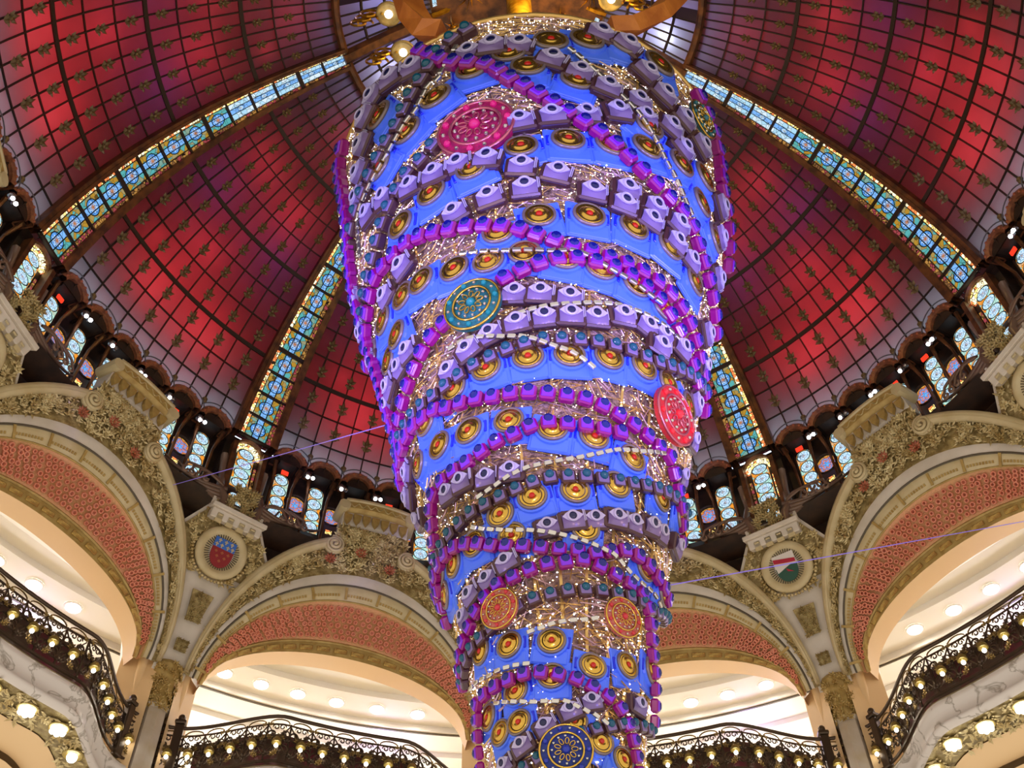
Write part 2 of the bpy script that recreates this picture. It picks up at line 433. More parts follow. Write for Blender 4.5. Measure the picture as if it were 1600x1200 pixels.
# cove light behind the lowest row of panes, one curved tube round the whole dome
mb = MB(); mb.tube([pt(a, 9.85, 17.95) for a in range(-110, 111, 3)], 0.06, 6)
tag(put('cove_light', mb.mesh('cove_light', 'cove'), None, turn(0)), 'pale cove light behind the lowest grey row of dome panes', 'light')
# outer shell, added out of view to keep world light off the panes
mb = MB(); mb.grid(lambda u, v: pt(-180 + 360 * u, *( (12.2 * math.cos(v * 1.5), 15.2 + 13.2 * math.sin(v * 1.5)) )), 48, 12)
o = put('light_block_shell', mb.mesh('block_shell', 'shell')); tag(o, 'unseen outer shell added above the red glass dome to block world light', 'roof', None, 'structure')

# ------------------------------------------------------------------ ribs
NP = 14
def rgrid(a0, a1, off, s0, s1, n): return MB().grid(lambda u, v: pt(a0 + (a1 - a0) * u, *prof(s0 + (s1 - s0) * v, off)), 1, n)
rib_panels = []
for k in range(NP):
    s0, s1 = k / NP + .004, (k + 1) / NP - .004
    rib_panels.append(rgrid(-1.55, 1.55, 0.10, s0, s1, 3).mesh('glass_panel', 'ribglass' if k < 9 else 'ribglass_top'))
def rail(a0, a1, o0, o1, mat, s0=0.0, s1=1.0, n=30, name='rail'):
    mb = MB(); vs = []; fs = []
    for i in range(n + 1):
        s = s0 + (s1 - s0) * i / n
        for a, o in ((a0, o0), (a1, o0), (a1, o1), (a0, o1)): vs.append(pt(a, *prof(s, o)))
    for i in range(n):
        for k in range(4):
            l = (k + 1) % 4; fs.append((i * 4 + k, i * 4 + l, (i + 1) * 4 + l, (i + 1) * 4 + k))
    return mb.add(vs, fs).mesh(name, mat)
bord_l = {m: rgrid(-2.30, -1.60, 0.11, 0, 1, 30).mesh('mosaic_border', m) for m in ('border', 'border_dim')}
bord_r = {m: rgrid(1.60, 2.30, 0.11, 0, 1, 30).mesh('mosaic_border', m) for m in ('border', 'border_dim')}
rails = [rail(-3.35, -2.75, -.1, .20, 'bronze'), rail(-2.80, -2.27, -.1, .22, 'bronze'), rail(2.27, 2.80, -.1, .22, 'bronze'), rail(2.75, 3.35, -.1, .20, 'bronze')]
thin = [rail(-1.64, -1.55, .0, .14, 'bar'), rail(1.55, 1.64, .0, .14, 'bar')]
cross_me = []
for k in range(NP + 1):
    s = k / NP; d = (.05 if k % 4 == 0 else .022) / PL
    mb = MB(); vs = [pt(a, *prof(min(1, max(0, ss)), o)) for a in (-2.3, 2.3) for ss, o in ((s - d, .06), (s + d, .06), (s + d, .15), (s - d, .15))]
    cross_me.append(mb.add(vs, [(0, 1, 2, 3), (7, 6, 5, 4), (0, 4, 5, 1), (1, 5, 6, 2), (2, 6, 7, 3), (3, 7, 4, 0)]).mesh('cross_bar', 'bar'))
# rib foot: tall window with round amber head between dark pilasters
FZ = 16.0
def lancet(hw, z0, z1, y, name, mat):
    zc = z1 - hw; pts = [(-hw, z0), (hw, z0)] + [(hw * math.cos(t), zc + hw * math.sin(t)) for t in [math.pi * i / 10 for i in range(11)]]
    uv = [[((x / hw) * .5 + .5, (z - z0) / (z1 - z0)) for x, z in pts]]
    return MB().add([(x, y, z) for x, z in pts], [tuple(range(len(pts)))], uv).mesh(name, mat)
def arch_ring(r0, r1, y0, y1, zc, n=14, a0=0.0, a1=math.pi):
    mb = MB(); vs = []; fs = []
    for i in range(n + 1):
        t = a0 + (a1 - a0) * i / n
        for r, y in ((r0, y0), (r0, y1), ((r0 + r1) / 2, y1 - .04), (r1, y1), (r1, y0)): vs.append((r * math.cos(t), y, zc + r * math.sin(t)))
    for i in range(n):
        for k in range(5):
            l = (k + 1) % 5; fs.append((i * 5 + k, (i + 1) * 5 + k, (i + 1) * 5 + l, i * 5 + l))
    return mb.add(vs, fs)
foot_win = lancet(.20, 16.35, 17.55, 9.62, 'foot_window_glass', 'lancet')
foot_low = lancet(.16, 15.75, 16.2, 9.62, 'lower_glass', 'lancet')
foot_arch = arch_ring(.22, .31, 9.64, 9.57, 17.36).mesh('amber_arch', 'border')
foot_hood = arch_ring(.31, .37, 9.66, 9.50, 17.36).mesh('arch_hood', 'bronze')
mb = MB(); mb.box((-.36, 9.5, 16.6), (.1, .2, 1.7)); pil_l = mb.mesh('pilaster', 'bronze')
mb = MB(); mb.box((.36, 9.5, 16.6), (.1, .2, 1.7)); pil_r = mb.mesh('pilaster', 'bronze')
mb = MB(); mb.box((0, 9.8, 16.7), (1.05, .3, 2.1)); foot_back = mb.mesh('foot_wall', 'drum')
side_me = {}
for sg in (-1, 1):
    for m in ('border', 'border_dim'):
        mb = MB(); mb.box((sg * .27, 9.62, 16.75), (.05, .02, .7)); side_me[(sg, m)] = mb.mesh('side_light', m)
BASE_R = pt(0, 9.5, 15.7)
LR = local(BASE_R)
RIBS = {-72: 'sweeping across the upper left', -36: 'left of the tree', 0: 'hidden behind the tree', 36: 'right of the tree', 72: 'sweeping across the upper right'}
for az, where in RIBS.items():
    root = empty('trim_%d' % (1 + list(RIBS).index(az)), mat=turn(az) @ Matrix.Translation(BASE_R))
    tag(root, 'stained glass dome rib with amber borders ' + where, 'rib', None, 'structure')
    for k in range(NP): put('glass_panel', rib_panels[k], root, LR)
    for k in range(NP + 1): put('cross_bar', cross_me[k], root, LR)
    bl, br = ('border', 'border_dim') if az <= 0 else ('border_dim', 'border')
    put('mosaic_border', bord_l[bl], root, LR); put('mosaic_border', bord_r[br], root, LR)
    for m in rails: put('moulding', m, root, LR)
    for m in thin: put('lead_bar', m, root, LR)
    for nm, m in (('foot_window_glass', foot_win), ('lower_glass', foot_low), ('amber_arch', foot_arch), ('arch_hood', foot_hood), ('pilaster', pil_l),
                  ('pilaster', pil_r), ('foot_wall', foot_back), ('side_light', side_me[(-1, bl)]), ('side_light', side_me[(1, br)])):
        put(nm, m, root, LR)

# ------------------------------------------------------------------ crown of the dome
RIM = (4.08, 23.8)
ring = MB(); ring.tube([pt(a, RIM[0], RIM[1] - .05) for a in range(0, 360, 6)], .1, 8, closed=True)
root = empty('ceiling_crown', (0, 0, 23.8)); tag(root, 'violet glass crown ring at the top of the dome', 'ceiling', None, 'structure')
LC = local((0, 0, 23.8))
put('rim_ring', ring.mesh('rim_ring', 'bronze'), root, LC)
def crown(s): return 4.05 - 2.0 * s, 23.85 + .95 * math.sin(s * 1.4)
cp = []
for i in range(4):
    cp.append(MB().grid(lambda u, v: pt((u - .5) * 3.2, *crown((i + v) / 4)), 1, 1).mesh('crown_pane', 'crownpane'))
mb = MB(); mb.tube([pt(0, crown(s)[0], crown(s)[1] - .03) for s in (0, .25, .5, .75, 1)], .025, 4); cb = mb.mesh('crown_bar', 'bar')
for az in range(-108, 109, 36):
    for j in range(10):
        a = az + PHI + (j - 4.5) * 3.2
        for i in range(4): put('crown_pane', cp[i], root, LC @ Matrix.Rotation(-math.radians(a), 4, 'Z'))
        put('crown_bar', cb, root, LC @ Matrix.Rotation(-math.radians(a + 1.6), 4, 'Z'))
for i in (1, 2, 3):
    r, z = crown(i / 4); mb = MB(); mb.tube([pt(a, r, z - .03) for a in range(0, 360, 6)], .035, 5, closed=True)
    put('crown_ring', mb.mesh('crown_ring', 'bar'), root, LC)
for az in range(-108, 109, 36):      # continuation of the ribs over the crown
    mb = MB(); mb.tube([pt(az + PHI, crown(s)[0], crown(s)[1] - .1) for s in (-.05, .25, .5, .75, 1)], .16, 6); put('crown_rib', mb.mesh('crown_rib', 'bronze'), root, LC)
light('crown_gold_lamp', 'POINT', (0.6, -1.0, 22.8), 420, (1.0, 0.72, 0.25), shadow_soft_size=.2)
for az in (-95, -62, 62, 88, 110):
    light('crown_lamp', 'POINT', pt(az + PHI, 3.4, 24.9), 24, (0.45, 0.42, 1.0), shadow_soft_size=.1)
for az in (-57, 80):
    light('crown_lamp_white', 'POINT', pt(az + PHI, 3.6, 24.4), 8, (0.8, 0.85, 1.0), shadow_soft_size=.05)
M['gold'] = pbr('bright_gold', S((214, 160, 44)), .3, .7, S((160, 104, 20)), 5.0)
# lantern drum above: dark with gold and blue glass
mb = MB(); mb.grid(lambda u, v: pt(360 * u, 2.1, 24.75 + 1.6 * v), 40, 2); put('lantern_wall', mb.mesh('lantern_wall', 'bronze'), root, LC)
mb = MB(); mb.lathe([(2.15, 24.9), (1.2, 25.4), (.01, 25.6)], 24); put('lantern_vault', mb.mesh('lantern_vault', 'bronze'), root, LC)
for k in range(14):
    a = k * 360 / 14
    mb = MB(); mb.tube([pt(a, 2.1, 24.75), pt(a, 1.9, 24.8), pt(a, 1.2, 25.2), pt(a, .3, 25.4)], .06, 5); put('lantern_rib', mb.mesh('lantern_rib', 'gold'), root, LC)
    mb = MB(); mb.grid(lambda u, v: pt(a + 5 + 16 * u, 2.0 - .7 * v, 24.85 + .38 * v), 2, 2); put('lantern_pane', mb.mesh('lantern_pane', 'ribglass_top'), root, LC)
mb = MB()
for i in range(7): mb.add([Vector(v) for v in ((0, 0, 0), (.05, .02, .12), (0, 0, .34), (-.05, .02, .12))], [(0, 1, 2), (0, 2, 3)]) if False else None
for i in range(9):
    Rm = Matrix.Rotation(i * .7, 4, 'Z') @ Matrix.Rotation(.5 + .25 * (i % 3), 4, 'Y'); mb.add([Rm @ Vector(v) for v in ((0, 0, 0), (.06, .03, -.16), (0, 0, -.42), (-.06, .03, -.16), (0, .05, -.2))], [(0, 1, 4), (1, 2, 4), (2, 3, 4), (3, 0, 4)])
mb.ball((0, 0, -.05), .09, 6, 4); spray = mb.mesh('gilt_spray', 'gold')
for k in range(14):
    put('gilt_spray', spray, root, LC @ Matrix.Translation(pt(k * 360 / 14 + 12, 1.15 + .5 * (k % 2), 24.75)))

# ================================================================== DRUM
mb = MB(); mb.grid(lambda u, v: pt(-126 + 252 * u, 9.98 + (.1 if v < .1 else 0), 15.3 + 2.9 * v), 84, 4)
mb.grid(lambda u, v: pt(-126 + 252 * u, 9.98 - .44 * v, 17.66), 84, 1)  # baffle ring, added to keep the cove light out of the window recesses
mb.grid(lambda u, v: pt(-126 + 252 * u, 9.28 + .75 * v, 15.55), 84, 1)
o = put('wall_drum', mb.mesh('wall_drum', 'drum'), None, turn(0)); tag(o, 'dark bronze drum wall behind the stained glass windows', 'wall', None, 'structure')
M['archwire'] = pbr('pale_wire', S((120, 120, 126)), .4, .4)
win_glass = lancet(.175, 16.2, 17.56, 9.84, 'glass', 'lancet')
win_arch = arch_ring(.26, .405, 9.75, 9.40, 17.60).mesh('arch_band', 'arch_brown')
win_arch2 = arch_ring(.205, .262, 9.95, 9.55, 17.60).mesh('inner_arch', 'drum')
mb = MB(); mb.tube([(.46 * math.cos(t), 9.36, 17.60 + .46 * math.sin(t)) for t in [math.pi * (.08 + .84 * i / 12) for i in range(13)]], .014, 4); win_rec = MB().add([(.27 * math.cos(t), 9.47, 17.58 + .27 * math.sin(t)) for t in [math.pi * i / 10 for i in range(11)]], [tuple(range(11))]).mesh('arch_recess', 'drum'); win_wire = mb.mesh('arc_wire', 'archwire')
mb = MB()
for i in range(7):
    t = math.pi * (i + .5) / 7; mb.ball((.335 * math.cos(t), 9.37, 17.60 + .335 * math.sin(t)), .035, 6, 4)
win_rose = mb.mesh('arch_rosettes', 'rose_leaf')
mb = MB()
for sg in (-1, 1):
    mb.tube([(sg * .195, 9.82, 16.2), (sg * .195, 9.82, 17.5)], .028, 5)
win_jamb = mb.mesh('jamb', 'bar')
mb = MB()
for sg in (-1, 1): mb.tube([(sg * .235, 9.78, 16.0), (sg * .235, 9.7, 17.1), (sg * .3, 9.55, 17.6)], .04, 6, taper=[1, .8, 1.3])
win_pil = mb.mesh('pillar', 'bronze')
mb = MB(); mb.lathe([(.001, 0), (.05, .03), (.03, .08), (.07, .14), (.03, .2), (.012, .34), (.04, .38), (.001, .44)], 8, Matrix.Translation((.405, 9.36, 17.86)) @ Matrix.Rotation(math.radians(-14), 4, 'X'))
win_fin = mb.mesh('finial', 'leafbar')
rnd = []
for i in range(17): t = 2 * math.pi * i / 16; rnd.append((.25 * math.cos(t), .25 * math.sin(t)))
mb = MB().add([(x, 9.84, 16.82 + z) for x, z in rnd[:-1]], [tuple(range(16))], [[(x / .5 + .5, z / .5 + .5) for x, z in rnd[:-1]]]); round_glass = mb.mesh('glass', 'roundel')
mb = MB(); mb.tube([(.26 * math.cos(2 * math.pi * i / 16), 9.8, 16.82 + .26 * math.sin(2 * math.pi * i / 16)) for i in range(16)], .025, 5, closed=True); round_frame = mb.mesh('frame', 'bar')
mb = MB(); mb.box((0, 9.84, 16.38), (.14, .02, .10)); low_glass = mb.mesh('lower_glass', 'border')
mb = MB(); mb.ball((0, 0, 0), .085, 8, 5); fit_me = mb.mesh('fitting', 'chrome')
mb = MB(); mb.ball((0, -.05, -.09), .042, 8, 5); globe_me = mb.mesh('bulb', 'globe')
mb = MB(); mb.box((0, 9.7, 17.5), (.16, .04, .10)); red_me = mb.mesh('red_panel', 'redlamp')
nwin = 0; LW_ = local(pt(0, 9.6, 16.2))
bayname = {-90: 'upper left', -54: 'left', -18: 'centre left', 18: 'centre right', 54: 'right', 90: 'upper right'}
for az in DOME_BAYS:
    for k in range(6):
        a = az - 12.25 + 4.9 * k; nwin += 1
        root = empty('window_%d' % nwin, mat=turn(a) @ Matrix.Translation(pt(0, 9.6, 16.2)))
        tag(root, 'arched stained glass lancet, %s from left in the %s drum bay' % (ORD[k], bayname[az]), 'window', None, 'structure')
        for nm, m in (('glass', win_glass), ('arch_band', win_arch), ('inner_arch', win_arch2), ('arc_wire', win_wire), ('arch_recess', win_rec), ('arch_rosettes', win_rose), ('jamb', win_jamb)):
            put(nm, m, root, LW_)
        put('pillars', win_pil, root, LW_)
        if (k + az) % 3 == 0 or k in (3, 4): put('red_panel', red_me, root, LW_)
        if k < 5:
            put('finial', win_fin, root, LW_)
            nwin += 1; b = a + 2.45
            r2 = empty('window_%d' % nwin, mat=turn(b) @ Matrix.Translation(pt(0, 9.6, 16.2)))
            tag(r2, 'round blue and red glass roundel, %s from left in the %s drum bay' % (ORD[k], bayname[az]), 'window', None, 'structure')
            put('glass', round_glass, r2, LW_); put('frame', round_frame, r2, LW_); put('lower_glass', low_glass, r2, LW_)
            lamp = empty('bracket_lamp', mat=turn(b) @ Matrix.Translation((0, 9.33, 17.30)))
            tag(lamp, 'small chrome bracket lamp, %s from left in the %s drum bay' % (ORD[k], bayname[az]), 'lamp', 'bracket lamps between the drum arches')
            put('fitting', fit_me, lamp); put('bulb', globe_me, lamp)
            put('fitting', fit_me, lamp, Matrix.Translation((.12, .03, .02)) @ Matrix.Scale(.7, 4))
            if k % 2 == 0: put('bulb', globe_me, lamp, Matrix.Translation((.12, .0, .02)))

# ================================================================== ARCADE
ZS = 12.35
K = [  # A, zc, rs, rc
    (16.5, 15.62, 10.58, 9.12), (15.92, 14.86, 10.60, 9.25), (15.5, 14.63, 10.62, 9.33), (14.9, 14.33, 10.64, 9.48),
    (14.5, 13.66, 10.72, 10.00), (14.35, 13.42, 10.76, 10.08), (14.2, 13.50, 11.2, 10.65)]
def C(k, t, lift=0.0, dr=0.0):
    if isinstance(k, float) and k != int(k):
        i = int(k); f = k - i; A = [K[i][j] * (1 - f) + K[i + 1][j] * f for j in range(4)]
    else: A = K[int(k)]
    u, h = math.sin(t * math.pi / 2), math.cos(t * math.pi / 2)
    return pt(A[0] * u, A[2] + (A[3] - A[2]) * h - lift + dr, ZS + (A[1] - ZS) * h)
def strip(k0, k1, mat, n=44, m=3, bulge=0.0, name='band'):
    return MB().grid(lambda u, v: C(k0 + (k1 - k0) * v if v not in (0, 1) else float(k0 if v == 0 else k1), -1 + 2 * u, bulge * math.sin(math.pi * v)), n, m)
def frame_on(k, t, out=0.02):
    p = Vector(C(k, t)); tx = (Vector(C(k, min(t + .01, 1))) - Vector(C(k, max(t - .01, -1)))).normalized()
    up = (Vector(C(max(k - .05, 0.0), t)) - Vector(C(min(k + .05, 5.99), t))).normalized()
    nz = tx.cross(up).normalized()
    if nz.dot(Vector((-p.x, -p.y, -3))) < 0: nz = -nz
    up = nz.cross(tx).normalized(); p = p + nz * out
    return Matrix(((tx.x, up.x, nz.x, p.x), (tx.y, up.y, nz.y, p.y), (tx.z, up.z, nz.z, p.z), (0, 0, 0, 1)))
rng = random.Random(3)
def add_leaf(mb, F, ln, wd, ang, lift):
    c, s = math.cos(ang), math.sin(ang)
    def q(l, w_, h): return F @ Vector((c * l - s * w_, s * l + c * w_, h))
    mb.add([q(0, 0, .0), q(ln * .45, wd, lift * .4), q(ln, 0, lift), q(ln * .45, -wd, lift * .4), q(ln * .5, 0, lift * .9)], [(0, 1, 4), (1, 2, 4), (2, 3, 4), (3, 0, 4)])
def add_flower(mb, F, r, n=6, lift=.05):
    a0 = rng.uniform(0, 1)
    for i in range(n): add_leaf(mb, F, r, r * .3, a0 + 2 * math.pi * i / n, lift)
    mb.ball((0, 0, lift * .6), r * .22, 5, 4, F)
def foliage_mesh():
    mb = MB()
    for i in range(520):
        t = rng.uniform(-.98, .98); k = rng.uniform(0.06, .93) if abs(t) < .9 else rng.uniform(.2, .8)
        F = frame_on(k, t, .015 + rng.uniform(0, .03))
        sc = 1 - .45 * abs(t) ** 3
        if rng.random() < .33: add_flower(mb, F, rng.uniform(.08, .13) * sc, rng.choice((5, 6, 8)), rng.uniform(.04, .08))
        else:
            for _ in range(3): add_leaf(mb, F, rng.uniform(.09, .17) * sc, .028 * sc, rng.uniform(0, 6.28), rng.uniform(.03, .08))
    for i in range(110):       # panel up to the cartouche
        az, z = rng.uniform(-4.6, 4.6), rng.uniform(15.45, 15.92)
        p = Vector(pt(az, 9.12 - (z - 15.5) * .12, z)); n = (Vector((0, 0, -.2)) - Vector((p.x, p.y, 0)) * .1).normalized()
        F = Matrix.Translation(p + n * .02) @ n.to_track_quat('Z', 'Y').to_matrix().to_4x4()
        if rng.random() < .4: add_flower(mb, F, rng.uniform(.08, .13), 6, .06)
        else:
            for _ in range(3): add_leaf(mb, F, rng.uniform(.09, .16), .028, rng.uniform(0, 6.28), .06)
    return mb.mesh('leaf_relief', 'gold_leaf')
arch_parts = []
arch_parts.append(('relief_ground', strip(0, 1, 'gold_relief', 44, 3).mesh('relief_ground', 'gold_relief', True), None))
mb = MB().grid(lambda u, v: pt(-4.8 + 9.6 * u, 9.16 - .12 * v, 15.25 + .72 * v), 8, 2); arch_parts.append(('relief_panel', mb.mesh('relief_panel', 'gold_relief'), None))
arch_parts.append(('leaf_relief', foliage_mesh(), 'stuff'))
arch_parts.append(('white_fillet', strip(1, 2, 'white', 44, 2, .02).mesh('white_fillet', 'white', True), None))
arch_parts.append(('archivolt', strip(2, 3, 'cream', 44, 4, .04).mesh('archivolt', 'cream', True), None))
for kk, rad in ((2.0, .022), (3.0, .02), (4.0, .03)):
    mb = MB(); mb.tube([C(kk, -1 + 2 * i / 44, .01) for i in range(45)], rad, 5)
    arch_parts.append(('bead_moulding', mb.mesh('bead_moulding', 'line' if kk < 3 else 'ochre'), None))
mb = MB()
for g in range(11):
    for i in range(9):
        t = -.95 + 1.9 * (g + (i + 1) / 11.5) / 11
        mb.box((0, 0, 0), (.035, .05, .02), 0, frame_on(2.62, t, .035))
    F = frame_on(2.5, -.95 + 1.9 * g / 11, .04); mb.box((0, 0, 0), (.05, .24, .025), 0, F)
arch_parts.append(('dentils', mb.mesh('dentils', 'ochre'), 'stuff'))
arch_parts.append(('mosaic_band', strip(3, 4, 'tapestry', 44, 4, -.05).mesh('mosaic_band', 'tapestry', True), None))
mb = MB()
for j in range(6):
    n = 54
    for i in range(n):
        t = -.97 + 1.94 * (i + .5 * (j % 2) + rng.uniform(-.15, .15)) / n; k = 3.1 + .8 * (j + .5) / 6
        if abs(t) > .72 and j % 2: continue
        if abs(t) > .93: continue
        F = frame_on(k, t, .0 - (-.03)); r = rng.uniform(.042, .056) * (1 - .5 * t ** 4)
        mb.lathe([(r * .45, .0), (r * .62, .028), (r, .026), (r * 1.15, 0)], 7, F)
arch_parts.append(('rosette_relief', mb.mesh('rosette_relief', 'rosette'), 'stuff'))
arch_parts.append(('border_band', strip(4, 5, 'ochre', 44, 2, .0).mesh('border_band', 'ochre', True), None))
mb = MB()
plq = MB(); plq.box((0, 0, 0), (.26, .09, .03), .01); plaque_me = plq.mesh('plaque', 'plaque')
arch_parts.append(('soffit', strip(5, 6, 'soffit', 44, 3, -.02).mesh('soffit', 'soffit', True), None))
mb = MB().grid(lambda u, v: (lambda p: (p[0] * (1 + .06 * v), p[1] * (1 + .06 * v), p[2] * (1 - v) + 14.0 * v))(C(6, -1 + 2 * u)), 44, 1)
arch_parts.append(('inner_wall', mb.mesh('inner_wall', 'ceil', True), None))
# rolled scroll mouldings left and right of the cartouche, with volutes
t0 = math.asin(4.9 / 16.5) / (math.pi / 2)
for sg in (-1, 1):
    mb = MB(); mb.tube([C(0, sg * (t0 + (1 - t0) * i / 26), .06) for i in range(27)], .115, 8, taper=[1] * 12 + [1 - .6 * (i / 15) for i in range(15)])
    mb.tube([C(0.06, sg * (t0 + (1 - t0) * i / 26), .13) for i in range(27)], .05, 6, taper=[1] * 12 + [1 - .6 * (i / 15) for i in range(15)])
    arch_parts.append(('scroll_moulding', mb.mesh('scroll_moulding', 'cream', True), None))
    F = frame_on(0.12, sg * t0, .08); mb = MB()
    sp = []
    for i in range(40):
        a = i * .42; r = .20 * (1 - i / 44); sp.append(F @ Vector((sg * r * math.cos(a + 1.57) * 1, r * math.sin(a + 1.57), .05 + i * .0022)))
    mb.tube(sp, .035, 6); mb.lathe([(.2, -.06), (.2, .03), (.15, .05), (.001, .07)], 16, F)
    arch_parts.append(('volute', mb.mesh('volute', 'cream', True), None))
# cartouche cornice over the crown
path = [(-4.6 + 9.2 * i / 16, 9.0, .10 * (1 - ((i - 8) / 8) ** 2)) for i in range(17)]
mb = MB(); mb.sweep([(.35, 16.22), (-.06, 16.20), (-.16, 16.27), (-.18, 16.42), (-.12, 16.50), (.35, 16.52)], path, True)
arch_parts.append(('cornice', mb.mesh('cornice', 'ochre'), None))
mb = MB(); mb.sweep([(-.165, 16.43), (-.20, 16.46), (-.19, 16.52), (-.10, 16.53)], path, True); arch_parts.append(('cornice_lip', mb.mesh('cornice_lip', 'cream'), None))
mb = MB(); mb.sweep([(.35, 15.9), (.10, 15.88), (.02, 15.96), (-.02, 16.12), (-.06, 16.2), (.35, 16.22)], path, True); arch_parts.append(('frieze', mb.mesh('frieze', 'white'), None))
mod = MB(); mod.prism([(-.09, .12), (.09, .12), (.07, -.02), (0, -.14), (-.07, -.02)], 0, .09); mod_me = mod.mesh('modillion', 'ochre')
slot = MB(); slot.box((0, 0, 0), (.14, .04, .02)); slot_me = slot.mesh('slot', 'rose_leaf')
wav = MB()
for i in range(60):
    pass
wav.tube([pt(-4.3 + 8.6 * i / 60, 8.83, 16.345 + .045 * math.sin(i * .75) + .10 * (1 - ((i - 30) / 30) ** 2)) for i in range(61)], .014, 4)
arch_parts.append(('wave_ornament', wav.mesh('wave_ornament', 'gold_leaf'), None))
end_me = []
for sg in (-1, 1):
    mb = MB(); mb.tube([pt(sg * 4.75, 9.3, 16.33), pt(sg * 4.75, 8.8, 16.33)], .13, 10); end_me.append(mb.mesh('end_scroll', 'cream'))
red_fl = MB(); add_flower(red_fl, Matrix.Identity(4), .14, 10, .07); red_me2 = red_fl.mesh('flower', 'rose_leaf')

# balcony plan
def rb(az):
    u = min(1.0, abs(az) / 16.9); s = min(1.0, (1 - u) / .62); s = s * s * (3 - 2 * s); return 10.72 - 1.38 * s
bpath = [(-16.9 + 33.8 * i / 48, rb(-16.9 + 33.8 * i / 48), 0) for i in range(49)]
fas = MB().sweep([(.15, 10.34), (.0, 10.32), (-.07, 10.27), (-.07, 10.18), (.0, 10.14), (.03, 9.98), (.0, 9.94), (.04, 9.90), (.14, 9.87)], bpath); fas_me = fas.mesh('fascia', 'marble', True)
und = MB().grid(lambda u, v: (lambda a: pt(a, rb(a) + .14 + .75 * v, 9.87 + .03 * v))(-16.9 + 33.8 * u), 48, 2); und_me = und.mesh('underside_relief', 'gold_relief')
und2 = MB()
for r0, r1, z in ((.89, 1.7, 9.88), (1.7, 1.72, 9.76), (1.72, 2.5, 9.76), (2.5, 5.5, 9.66)):
    und2.grid(lambda u, v: (lambda a: pt(a, rb(a) + r0 + (r1 - r0) * v, z))(-18 + 36 * u), 40, 1)
und2_me = und2.mesh('underside', 'soffit')
ur = MB()
for i in range(260):
    a = rng.uniform(-16, 16); p = Vector(pt(a, rb(a) + rng.uniform(.18, .85), 9.87)); F = Matrix.Translation(p) @ Matrix.Rotation(math.pi, 4, 'X')
    for _ in range(3): add_leaf(ur, F, rng.uniform(.08, .16), .03, rng.uniform(0, 6.28), .05)
ur_me = ur.mesh('leaf_relief', 'gold_leaf')
flo = MB().grid(lambda u, v: (lambda a: pt(a, rb(a) + (17 - rb(a)) * v, 10.34))(-18 + 36 * u), 40, 1); flo_me = flo.mesh('balcony_floor', 'cream')
# gallery ceiling with concentric steps, back wall
gc = MB()
cpf = [(11.2, 14.0), (11.75, 14.0), (11.75, 13.86), (12.55, 13.86), (12.55, 13.72), (12.68, 13.72), (12.68, 13.9), (13.6, 13.9), (13.6, 13.78), (14.3, 13.78), (14.3, 13.6), (14.5, 13.6), (14.5, 13.75), (16.8, 13.75)]
for (r0, z0), (r1, z1) in zip(cpf, cpf[1:]):
    gc.grid(lambda u, v: pt(-18 + 36 * u, r0 + (r1 - r0) * v, z0 + (z1 - z0) * v), 20, 1)
gc_me = gc.mesh('gallery_ceiling', 'ceil')
mb = MB(); mb.tube([pt(-18 + 36 * i / 20, 12.62, 13.715) for i in range(21)], .03, 4); shadow_line_me = mb.mesh('painted_shadow_line', 'line')  # dark tube painting a shadow line under the ceiling step
bw = MB().grid(lambda u, v: pt(-18 + 36 * u, 16.8, 9.4 + 4.5 * v), 20, 2); bw_me = bw.mesh('back_wall', 'ceil')
dw = MB()
for a in (-11, -4, 4, 11):
    dw.box((0, 0, 0), (1.1, .12, 2.3), 0, Matrix.Rotation(-math.radians(a), 4, 'Z') @ Matrix.Translation((0, 16.7, 11.6)))
strip_me = MB().grid(lambda u, v: pt(-15 + 30 * u, 15.0, 13.35 + .12 * v), 20, 1).mesh('light_strip', 'strip')

